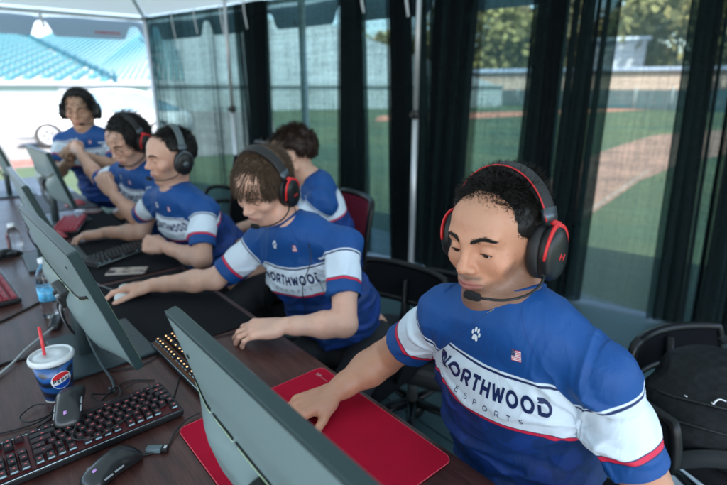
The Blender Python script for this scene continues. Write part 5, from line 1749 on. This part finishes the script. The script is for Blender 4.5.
def cup():
    x, y = .098, 1.285
    root = empty('soda_cup', (x, y, TZ), 0, 'blue paper soda cup with a white lid and red straw', 'cup')
    Mq = m4((x, y, TZ)); paper = bpy.data.materials.new('cup_print'); paper.use_nodes = True; t = NT(paper); b = t.n['Principled BSDF']
    tc = t.node('ShaderNodeTexCoord'); wv = t.node('ShaderNodeTexWave'); wv.wave_type = 'RINGS'; wv.rings_direction = 'X'; wv.inputs['Scale'].default_value = 12; wv.inputs['Distortion'].default_value = 3.2; wv.inputs['Detail'].default_value = 1.5
    mp = t.node('ShaderNodeMapping'); mp.inputs['Location'].default_value = (0, .03, -.065); mp.inputs['Scale'].default_value = (1, 1.0, .8); t.l.new(tc.outputs['Object'], mp.inputs['Vector']); t.l.new(mp.outputs[0], wv.inputs['Vector'])
    c = t.mix(t.step(wv.outputs['Fac'], .55, .35), (.003, .010, .030, 1), (.007, .080, .28, 1)); t.l.new(c, b.inputs['Base Color']); b.inputs['Roughness'].default_value = .3; b.inputs['Coat Weight'].default_value = .4
    H = .112
    mb = MB(); mb.lathe([(.029, .0), (.0305, .001), (.0312, .006), (.0312, .0062)], n=48, M4=Mq)
    mb.lathe([(.0312, .0062), (.0455, H)], m=1, n=48, M4=Mq); mb.build('cup_body', [mat('cup_white', (.75, .76, .77), .35), paper], root)
    lid = mat('cup_lid', (.66, .69, .71), .28, sss=.1)
    mb = MB(); mb.lathe([(.0462, H - .006), (.0492, H - .005), (.0498, H + .001), (.0485, H + .006), (.046, H + .0085), (.0435, H + .0085), (.0420, H + .004), (.0395, H + .0035), (.0375, H + .0065), (.014, H + .0068), (.012, H + .0052), (.001, H + .0050)], n=56, M4=Mq); mb.build('lid', lid, root)
    mb = MB(); mb.tube([(x - .012, y + .006, TZ + H - .02), (x - .010, y + .012, TZ + H + .078)], .0036, n=12); mb.build('straw', mat('red_straw', (.70, .05, .06), .35), root)
    # the round red, white and blue badge with its word, wrapped on the side towards the camera
    az0 = math.atan2(-y, -x) + R(17); zc = .062
    def onc(u, v, lift=.0006):
        zz = zc + v; r_ = .0312 + (.0455 - .0312) * (zz - .0062) / (H - .0062) + lift; a = az0 + u / r_
        return (x + r_ * math.cos(a), y + r_ * math.sin(a), TZ + zz)
    bd = MB(); RR = .0235; n = 40
    def disc(rad, m, lift, cond=None):
        k = 26; V = []; ids = {}
        for i in range(-k, k + 1):
            for j in range(-k, k + 1):
                u, v = i / k * rad, j / k * rad; ids[(i, j)] = len(V)
                rr_ = math.hypot(u, v)
                if rr_ > rad and rr_ > 0: u, v = u * rad / rr_, v * rad / rr_
                V.append(onc(u, v, lift))
        F = []
        for i in range(-k, k):
            for j in range(-k, k):
                u, v = (i + .5) / k * rad, (j + .5) / k * rad
                if math.hypot(u, v) < rad * 1.0 and (cond is None or cond(u, v)): F.append((ids[(i, j)], ids[(i + 1, j)], ids[(i + 1, j + 1)], ids[(i, j + 1)]))
        bd.add(V, F, m, True)
    disc(RR, 0, .0005)
    wvf = lambda u: .0030 * math.sin(u / RR * 2.6)
    disc(RR * .93, 1, .0009, lambda u, v: v > .0072 + wvf(u))
    disc(RR * .93, 2, .0009, lambda u, v: v < -.0068 + wvf(u))
    gl = {'P': None, 'E': None, 'S': None, 'I': None}
    V, F = text_strokes('PEPSI', .0100, .0370, .26, .26)
    bd.add([onc(u, v, .0013) for u, v in V], F, 3, True)
    bd.build('badge', [mat('badge_white', (.80, .81, .82), .3), mat('badge_red', (.62, .03, .04), .3), mat('badge_blue', (.01, .07, .42), .3), mat('badge_ink', (.006, .010, .03), .4)], root)


cup()


def bottle(x, y, label, h=.205, r=.033, rz=0.0, lab=True):
    root = empty('water_bottle', (x, y, TZ), 0, label, 'bottle'); Mq = m4((x, y, TZ))
    g = mat('clear_plastic', (.92, .95, .96), .04, trans=1.0, ior=1.38)
    prof = [(.012, .004), (.024, .0), (.030, .003), (.033, .012), (.031, .02), (.033, .028), (.031, .036), (.033, .044), (.0315, .052), (.033, .06), (.033, .115), (.0315, .122), (.033, .13), (.030, .15), (.020, .172), (.013, .182), (.013, .193)]
    mb = MB(); k = r / .033; mb.lathe([(a * k, b * h / .205) for a, b in prof], n=36, M4=Mq, ms=None); mb.build('bottle_wall', g, root)
    if lab:
        mb = MB(); mb.lathe([(.0336 * k, .064 * h / .205), (.0336 * k, .112 * h / .205)], n=40, M4=Mq); mb.build('label', mat('bottle_label', (.10, .42, .70), .3, var=.6, vscale=45), root)
    mb = MB(); mb.lathe([(.0145, h - .014), (.0150, h - .012), (.0150, h), (.013, h + .001)], n=24, M4=Mq); mb.build('cap', mat('bottle_cap', (.75, .78, .8), .4), root)


bottle(.172, 1.82, 'clear water bottle with a blue label behind the blue cup monitor')
bottle(.16, 2.66, 'clear bottle without a label by the left keyboard', h=.15, r=.03, lab=False)


def cable(name, pts, r, m, label, n=70):
    mb = MB(); mb.tube(spline(pts, n), r, n=7); o = mb.build(name, m, None); return tag(o, label, 'cable')


CB = mat('cable_black', (.012, .013, .014), .5); CW = mat('cable_white', (.50, .52, .53), .45)
Z = TZ + .003
# cords on and around the front keyboard
cable('thin_cable', [(.105, 1.06, .800), (.085, 1.02, .786), (.13, 1.0, .782), (.20, 1.03, .783), (.255, 1.07, .785), (.262, 1.15, .782), (.20, 1.19, Z + .01), (.15, 1.17, .782), (.165, 1.115, .783), (.20, 1.12, .784), (.205, 1.165, .784), (.17, 1.19, Z), (.24, 1.24, Z), (.30, 1.20, Z)], .0016, CB, 'thin black cord looping over the front keyboard')
cable('thin_cable', [(.105, .97, Z), (.135, .985, Z), (.185, .935, Z), (.235, .925, Z), (.265, .955, Z + .003), (.30, .98, Z + .004), (.335, .985, Z + .004)], .0020, CB, 'black cord running from the front mouse past the adapter to the red mat')
cable('usb_cable', [(-.10, 1.23, Z), (.0, 1.20, Z), (.055, 1.20, Z + .002), (.075, 1.235, Z + .005), (.045, 1.265, Z + .007), (.01, 1.235, Z + .006), (.03, 1.20, Z + .006), (.10, 1.215, Z)], .0018, CB, 'black cord coiled in a loop left of the blue cup')
cable('usb_cable', [(-.12, 1.17, Z), (-.04, 1.165, Z), (.03, 1.175, Z), (.09, 1.21, Z)], .0018, CB, 'black cord lying straight below the coiled one')
cable('video_cable', [(.205, 1.425, .90), (.195, 1.38, .84), (.205, 1.33, .775), (.215, 1.27, Z + .002), (.205, 1.21, Z + .002), (.19, 1.17, .782)], .0034, mat('cable_slate', (.05, .075, .085), .45), 'dark cable dropping from the second monitor to the front keyboard')
cable('power_cable', [(-.20, 1.20, Z), (-.10, 1.38, Z), (.02, 1.52, Z + .006), (.07, 1.60, Z + .006), (.155, 1.70, Z + .008)], .0034, CW, 'white cable crossing the table toward the black adapter')
cable('power_cable', [(-.25, 1.33, Z), (-.12, 1.44, Z), (.0, 1.55, Z), (.09, 1.55, Z), (.20, 1.64, Z), (.26, 1.80, Z)], .0032, CB, 'black cable crossing the table behind the blue cup')
cable('power_cable', [(-.20, 1.90, Z), (-.02, 1.86, Z), (.10, 1.93, Z), (.22, 2.05, Z), (.25, 2.2, Z)], .0034, CB, 'black cable between the left keyboard and the clear bottle')
cable('keyboard_cable', [(.30, 1.07, Z), (.35, 1.16, Z), (.40, 1.25, Z), (.43, 1.30, Z)], .0018, CB, 'thin cord from the front keyboard toward the foreground monitor')
cable('thin_cable', [(.64, 1.33, Z), (.60, 1.30, Z), (.50, 1.32, Z), (.42, 1.34, Z), (.30, 1.30, Z), (.22, 1.32, Z)], .0018, CB, 'thin black cord along the edge of the large black mat')
cable('thin_cable', [(.385, 1.90, Z + .003), (.36, 1.98, Z + .003), (.33, 2.1, Z + .004), (.28, 2.2, Z)], .0016, mat('cable_grey', (.2, .22, .23), .5), 'grey cord leading from the white mouse to the monitors')
cable('usb_cable', [(.20, 2.0, Z), (.24, 2.08, Z + .02), (.22, 2.16, Z + .03), (.19, 2.10, Z + .02), (.21, 2.02, Z + .03), (.25, 2.05, Z + .01)], .0030, mat('cable_pink', (.45, .38, .40), .45), 'crumpled pale cable bundle beside the third monitor stand')


def dongle():
    root = empty('adapter', (.215, .930, TZ), R(-38), 'small grey adapter with a black plug between front mouse and red mat', 'adapter')
    mb = MB(); mb.box((-.019, -.0085, .001), (.013, .0085, .011), bev=.002); mb.build('adapter_body', mat('adapter_slate', (.10, .14, .16), .35), root, world=False)
    mb = MB(); mb.box((.0135, -.007, .0015), (.026, .007, .0105), bev=.0015); mb.build('plug', mat('port_black', (.006, .007, .008), .4), root, world=False)
    mb = MB(); mb.box((.018, -.0045, .0108), (.024, .0045, .0116)); mb.build('plug_shine', mat('plug_silver', (.6, .62, .64), .25, metal=.8), root, world=False)


dongle()
mb = MB(); mb.box((-.014, -.045, .001), (.014, .045, .020), bev=.004, M4=m4((.165, 1.735, TZ), rz=R(-18))); tag(mb.build('power_adapter', mat('adapter_black', (.015, .016, .018), .4)), 'small black plug brick where the white cable ends', 'adapter')
mb = MB(); mb.lathe([(.030, 0), (.034, .002), (.036, .035), (.034, .037), (.032, .006), (.001, .005)], n=28, M4=m4((-.035, 1.63, TZ + .001))); tag(mb.build('small_bowl', mat('cup_white', (.75, .76, .77), .35)), 'small white dish cut by the left picture edge', 'dish')


# ------------------------------------------------------------------ chairs
CH_PL = mat('chair_plastic', (.006, .007, .008), .30, spec=.3); CH_CL = mat('chair_cloth', (.007, .008, .010), .95, spec=.1, bump=.4, bscale=350); CH_MT = mat('chair_metal', (.25, .28, .29), .3, metal=.9)
CH_MESH = sheer_mat('red_chair_mesh', (.30, .03, .07), .12)


def office_chair(x, y, az, label, back=CH_CL, seat_z=.46, arms=True, backh=.50, tilt=8, leather=False):
    """az: the way a sitter faces, degrees"""
    root = empty('office_chair', (x, y, 0), R(az), label, 'chair', 'black office chairs under the tent')
    L = dict(parent=root, world=False)
    mb = MB(); mb.box((-.235, -.24, seat_z - .075), (.235, .24, seat_z), bev=.032, seg=4); mb.build('seat', CH_CL if not leather else HS_PAD, **L)
    # back: a bowed panel in a frame
    V = []; n, m_ = 14, 14; W2, z0, z1 = .225, seat_z + .10, seat_z + .10 + backh
    def bp(u, v):
        wv = W2 * (1 - .10 * v ** 2); hx = -.235 - math.sin(R(tilt)) * v * backh - .045 * (1 - (2 * u - 1) ** 2) * .0 - .05 * (1 - abs(2 * u - 1) ** 2)
        e = 0
        return A((hx, (2 * u - 1) * wv, z0 + (z1 - z0) * v))
    for j in range(m_ + 1):
        for i in range(n + 1): V.append(bp(i / n, j / m_))
    for j in range(m_ + 1):
        for i in range(n + 1): V.append(bp(i / n, j / m_) + A((-.018, 0, 0)))
    q = (n + 1) * (m_ + 1); F = []
    for j in range(m_):
        for i in range(n):
            k = j * (n + 1) + i; F.append((k, k + 1, k + n + 2, k + n + 1)); F.append((q + k, q + k + n + 1, q + k + n + 2, q + k + 1))
    np_mesh('backrest', V, F, back, **L)
    fr = MB(); P = [bp(i / 10, 0) for i in range(11)] + [bp(1, i / 8) for i in range(1, 9)] + [bp(1 - i / 10, 1) for i in range(1, 11)] + [bp(0, 1 - i / 8) for i in range(1, 8)]
    fr.tube(A(P) + (-.009, 0, 0), .0155, n=8, closed=True); fr.tube([(-.06, 0, seat_z - .09), (-.25, 0, seat_z - .06), (-.285, 0, seat_z + .05), (-.30, 0, z0 + .10)], 1, n=8, flat=(.03, .010, (0, 1, 0)))
    fr.build('back_frame', CH_PL, **L)
    if arms:
        for s_ in (-1, 1):
            am = MB(); am.tube(spline([(-.10, s_ * .20, seat_z - .05), (-.13, s_ * .285, seat_z + .02), (-.08, s_ * .295, seat_z + .20), (.10, s_ * .285, seat_z + .215), (.13, s_ * .27, seat_z + .05), (.08, s_ * .21, seat_z - .05)], 34), 1, n=8, flat=(.017, .011, (0, s_, .1)))
            am.build('armrest', CH_PL, **L)
    cl = MB(); cl.tube([(0, 0, .10), (0, 0, seat_z - .075)], .026, n=12); cl.build('column', CH_MT, **L)
    for k in range(5):
        a = 2 * math.pi * k / 5 + .3; lg = MB(); lg.tube([(math.cos(a) * .02, math.sin(a) * .02, .115), (math.cos(a) * .29, math.sin(a) * .29, .075)], [1, .7], n=8, flat=(.022, .014, (0, 0, 1)))
        o = lg.build('base_arm', CH_PL, **L)
        cs = MB(); cs.lathe([(.012, -.02), (.028, -.018), (.028, .018), (.012, .02)], n=14, M4=m4((math.cos(a) * .29, math.sin(a) * .29, .030), A(Matrix.Rotation(a, 3, 'Z') @ Matrix.Rotation(R(90), 3, 'X')))); cs.build('caster', CH_PL, o, world=False)
    return root
# ------------------------------------------------------------------ the people
REL = dict(curl=((22, 28, 15), (20, 30, 16), (20, 32, 16), (24, 34, 16)))
MOUSEH = dict(curl=((14, 22, 14), (14, 24, 14), (22, 34, 20), (26, 38, 20)), thumb=(10, 8, 0))
FIST = dict(curl=((72, 88, 50),) * 4, splay=(2, 0, -2, -4), thumb=(30, 30, 0))
NEAR = dict(h=.0022, hj=.0030)

P1 = dict(label='bearded player nearest the camera in a red trimmed headset, looking down at his screen', **NEAR,
          head=(.758, .500, 1.201), hrot=(182, 4, -3), hip=(.97, .47, .50), shR=(.735, .590, 1.030), shL=(.772, .283, 1.012),
          elR=(.73, .775, .835), wrR=(.588, .800, .785), elL=(.810, .170, .775), wrL=(.60, .24, .775),
          handR=dict(dir=(-.97, .15, -.08), back=(0, 0, 1), pose=MOUSEH), handL=dict(dir=(-1, .15, -.1), back=(0, 0, 1), pose=REL),
          skin=(.55, .28, .18), lip=(.40, .13, .11), stubble=1.0, stubcol=(.07, .045, .035), hair='wavy', build=1.06, hairname='black', haircol=(.009, .007, .006), nh=17000, seed=1, brow=1.15, ear=False, wide=.94)
P2 = dict(label='brown haired player second from the camera with one hand on a white mouse', h=.0028, hj=.0038,
          head=(.785, 1.435, 1.160), hrot=(200, 27, 5), hip=(1.12, 1.36, .50), shR=(.800, 1.520, .945), shL=(.930, 1.185, .985),
          elR=(.655, 1.600, .815), wrR=(.478, 1.765, .785), elL=(.815, 1.045, .795), wrL=(.655, 1.140, .805),
          handR=dict(dir=(-.72, .62, -.10), back=(.1, .1, 1), pose=MOUSEH), handL=dict(dir=(-.62, .60, -.12), back=(-.1, -.3, 1), pose=REL),
          skin=(.70, .43, .33), lip=(.52, .20, .17), stubble=.12, hair='fringe', hairname='brown', haircol=(.085, .052, .033), nh=13000, seed=2, ear=False, brow=.7, band=-.078)
P3 = dict(label='dark haired player third from the camera in a silver banded headset, fist on the keyboard', h=.0030, hj=.0042,
          head=(.745, 2.165, 1.190), hrot=(183, 6, 6), hip=(1.08, 2.15, .50), shR=(.715, 2.345, .975), shL=(.800, 2.00, .975),
          elR=(.665, 2.53, .86), wrR=(.585, 2.60, .985), elL=(.720, 1.875, .800), wrL=(.640, 2.10, .820),
          handR=dict(dir=(-.3, .35, .9), back=(-.5, -.6, .1), pose=FIST), handL=dict(dir=(-.5, .85, .05), back=(-.7, -.3, .6), pose=FIST),
          skin=(.56, .34, .26), lip=(.48, .2, .17), stubble=.3, hair='neat', hairname='black2', haircol=(.008, .007, .007), nh=4200, seed=5, ear=False, brow=1.1)
P4 = dict(label='player with longer black hair and glasses bent over his keyboard, arm stretched forward', h=.0032, hj=.0046,
          head=(.705, 2.640, 1.225), hrot=(205, 26, 4), hip=(1.08, 2.70, .50), shR=(.715, 2.89, 1.040), shL=(.80, 2.55, 1.000),
          elR=(.630, 3.04, .990), wrR=(.585, 3.200, 1.125), elL=(.66, 2.46, .80), wrL=(.52, 2.62, .79),
          handR=dict(dir=(-.15, .85, .35), back=(-.9, 0, .3), pose=FIST), handL=dict(dir=(-.8, .5, -.1), back=(0, 0, 1), pose=REL),
          skin=(.58, .36, .28), hair='long', hairname='black3', haircol=(.008, .007, .008), nh=9000, seed=9, ear=False)
P5 = dict(label='farthest player in glasses with a thick black fringe, facing the camera side', h=.0034, hj=.005,
          head=(.700, 3.600, 1.345), hrot=(243, 8, 0), hip=(.98, 3.86, .52), shR=(.590, 3.700, 1.150), shL=(.860, 3.520, 1.150),
          elR=(.50, 3.56, .96), wrR=(.560, 3.36, 1.075), elL=(.80, 3.36, 1.00), wrL=(.625, 3.34, 1.10),
          handR=dict(dir=(.1, -.3, .95), back=(-.6, .5, 0), pose=FIST), handL=dict(dir=(-.8, -.1, .3), back=(.3, -.3, .8), pose=FIST),
          skin=(.50, .30, .21), hair='bowl', hairname='black4', haircol=(.009, .008, .008), nh=4200, seed=11, ear=False, art=True, legaz=225)
P6 = dict(label='curly haired person seated behind, turned away toward the drapes', h=.004, hj=.005,
          head=(1.262, 2.000, 1.172), hrot=(138, 12, -4), hip=(1.46, 1.88, .50), shR=(1.425, 2.075, .985), shL=(1.275, 1.805, .985),
          elR=(1.30, 2.28, .80), wrR=(1.08, 2.33, .76), elL=(1.165, 1.89, .79), wrL=(.98, 2.03, .78),
          handR=dict(dir=(-.4, .9, -.1), back=(0, 0, 1), pose=REL), handL=dict(dir=(.2, .9, -.1), back=(0, 0, 1), pose=REL),
          skin=(.56, .34, .25), hair='curly', hairname='dark_brown', haircol=(.028, .014, .010), nh=5000, seed=13, ear=True, art=False, face=False, legaz=94, ank=.48)

r1, M1, T1, J1 = person(P1)
headset(M1, 'black headset with red forks worn by the front player', 'red', trim=(1,))
nm = MB(); P = []
bd_, nb_, nk_, fw_ = J1; ex_ = unit(np.cross(nk_, fw_)); ey_ = unit(np.cross(ex_, nk_)); ey_ = ey_ if ey_ @ fw_ > 0 else -ey_
for t_ in np.linspace(-75, 20, 30):                                    # a thin chain lying on the neck, dipping under the collar in front
    dd = ex_ * math.sin(R(t_)) + ey_ * math.cos(R(t_)); p = nb_ + nk_ * (.030 - .026 * math.cos(R(t_)) ** 2 * (math.cos(R(t_)) > 0)) + dd * .12
    for _ in range(12): p = p - dd * max(float(bd_.eval(p[None])[0]) - .0012, -.01)
    P.append(p)
nm.tube(P, .0008, n=6); nm.build('necklace', mat('gold_chain', (.55, .42, .22), .3, metal=1.0), r1)
r2, M2, T2, J2 = person(P2)
headset(M2, 'black headset with red forks worn by the brown haired player', 'red', trim=(), cord=[T2(-.10, .075, .03), T2(-.06, .135, -.06), T2(-.03, .145, -.16), T2(.02, .17, -.30)])
r3, M3, T3, J3 = person(P3)
headset(M3, 'black headset with a silver band worn by the third player', 'silver')
r4, M4_, T4, J4 = person(P4)
headset(M4_, 'dark headset with a red cup fork pressed into longer black hair', 'red', trim=())
glasses(M4_, 'thin framed glasses on the player bent over his keyboard')
r5, M5, T5, J5 = person(P5)
headset(M5, 'black headset worn by the farthest player', 'black', mic=True)
glasses(M5, 'thin framed glasses on the farthest player')
r6, M6, T6, J6 = person(P6)

office_chair(1.02, .47, 183, 'black office chair under the front player', arms=False, backh=.12, seat_z=.43)
office_chair(1.17, 1.36, 190, 'black office chair with glossy armrests under the brown haired player', backh=.16)
office_chair(1.13, 2.16, 183, 'dark office chair with a red mesh back under the third player', back=CH_MESH, backh=.42)
office_chair(1.13, 2.72, 185, 'black office chair under the player with longer black hair')
office_chair(1.03, 3.92, 240, 'black office chair under the farthest player')
office_chair(1.33, 2.07, 163, 'office chair with a red mesh back leaned on by the curly haired person', back=CH_MESH, backh=.36, tilt=12)
office_chair(1.40, 1.30, 205, 'empty low black chair between the two nearest players', leather=True, arms=False, seat_z=.42, backh=.12)
office_chair(1.62, 3.62, 160, 'empty black chair behind the third player beside the drape pole', leather=True)
office_chair(1.74, .20, 250, 'black leather chair at the right edge holding the backpack', leather=True, arms=False, seat_z=.43, backh=.12)


def backpack():
    root = empty('backpack', (1.66, .24, .42), R(20), 'black checked backpack with silver zips on the chair at the right edge', 'backpack')
    ck = bpy.data.materials.new('checked_nylon'); ck.use_nodes = True; t = NT(ck); b = t.n['Principled BSDF']
    tc = t.node('ShaderNodeTexCoord'); c = t.node('ShaderNodeTexChecker'); c.inputs['Scale'].default_value = 42; c.inputs[1].default_value = (.0035, .005, .006, 1); c.inputs[2].default_value = (.007, .009, .011, 1)
    t.l.new(tc.outputs['Object'], c.inputs['Vector']); t.l.new(c.outputs[0], b.inputs['Base Color']); b.inputs['Roughness'].default_value = .6; b.inputs['Specular IOR Level'].default_value = .25
    s = SDF(); s.ell((0, 0, .12), (.17, .22, .115), k=0); s.ell((-.07, 0, .08), (.14, .20, .085), k=.05); s.ell((.05, .02, .21), (.10, .16, .07), k=.06); s.plane((0, 0, .006), (0, 0, -1), k=.02)
    V, F = s.mesh(.006); V = V + vnormals(V, F) * (.006 * (1 - np.abs(vnoise(V * 16, 3))) ** 2)[:, None]
    np_mesh('bag_body', V, F, ck, parent=root, world=False)
    zp = MB()
    for z_, a in ((.20, .16), (.13, .19)):
        th = np.linspace(R(110), R(250), 24); P = A([(.175 * math.cos(q) * (1 if z_ < .15 else .9) + (-.03), .225 * math.sin(q) * .93, z_ + .03 * math.cos(q * 2)) for q in th]); 
        for _ in range(4): P -= (s.eval(P) - .004)[:, None] * unit((-.8, 0, .5)) * -1 * -1
        zp.tube(P, .0035, n=6)
    z1 = zp.build('zip', mat('zip_black', (.02, .022, .024), .3, metal=.3), root, world=False)
    for p in ((-.13, .06, .200), (-.10, .12, .185), (-.15, -.02, .190)):
        pl = MB(); pl.tube(spline([p, A(p) + (.012, -.014, .012), A(p) + (.02, -.035, .006)], 8), .0028, n=6); pl.lathe([(.004, 0), (.006, .001), (.006, .004), (.004, .005)], n=10, M4=m4(p))
        pl.build('zip_pull', mat('silver_pull', (.62, .64, .66), .25, metal=.9), z1, world=False)
    stp = MB(); stp.tube(spline([(-.02, -.16, .26), (-.16, -.20, .28), (-.24, -.10, .16), (-.22, .06, .08), (-.20, .14, .02)], 30), 1, n=8, flat=(.024, .006, (-1, 0, .4))); stp.build('shoulder_strap', mat('strap_black', (.02, .024, .027), .5, bump=.4, bscale=300), root, world=False)
    hd = MB(); hd.tube(spline([(.02, -.04, .33), (.0, 0, .37), (.02, .05, .33)], 14), 1, n=8, flat=(.012, .005, (1, 0, 0))); hd.build('carry_handle', mat('strap_black', (.02, .024, .027), .5), root, world=False)


backpack()
mb = MB(); mb.box((-.24, -.17, .0), (.24, .17, .022), bev=.003, M4=m4((2.02, .20, .002), rz=R(-32))); mb.box((-.20, -.15, .0225), (.10, .12, .030), bev=.001, M4=m4((1.98, .16, .002), rz=R(-25)))
tag(mb.build('flat_box', mat('pale_card', (.50, .60, .64), .6, var=.1)), 'pale flat carton on the floor under the backpack chair', 'box')
mb = MB(); mb.tube(spline([(1.62, .42, .012), (1.80, .36, .010), (1.9, .12, .010), (2.1, -.2, .01)], 20), .009, n=8); tag(mb.build('floor_cable', mat('floor_cord', (.02, .03, .035), .5)), 'thick dark cord on the floor by the carton', 'cable')
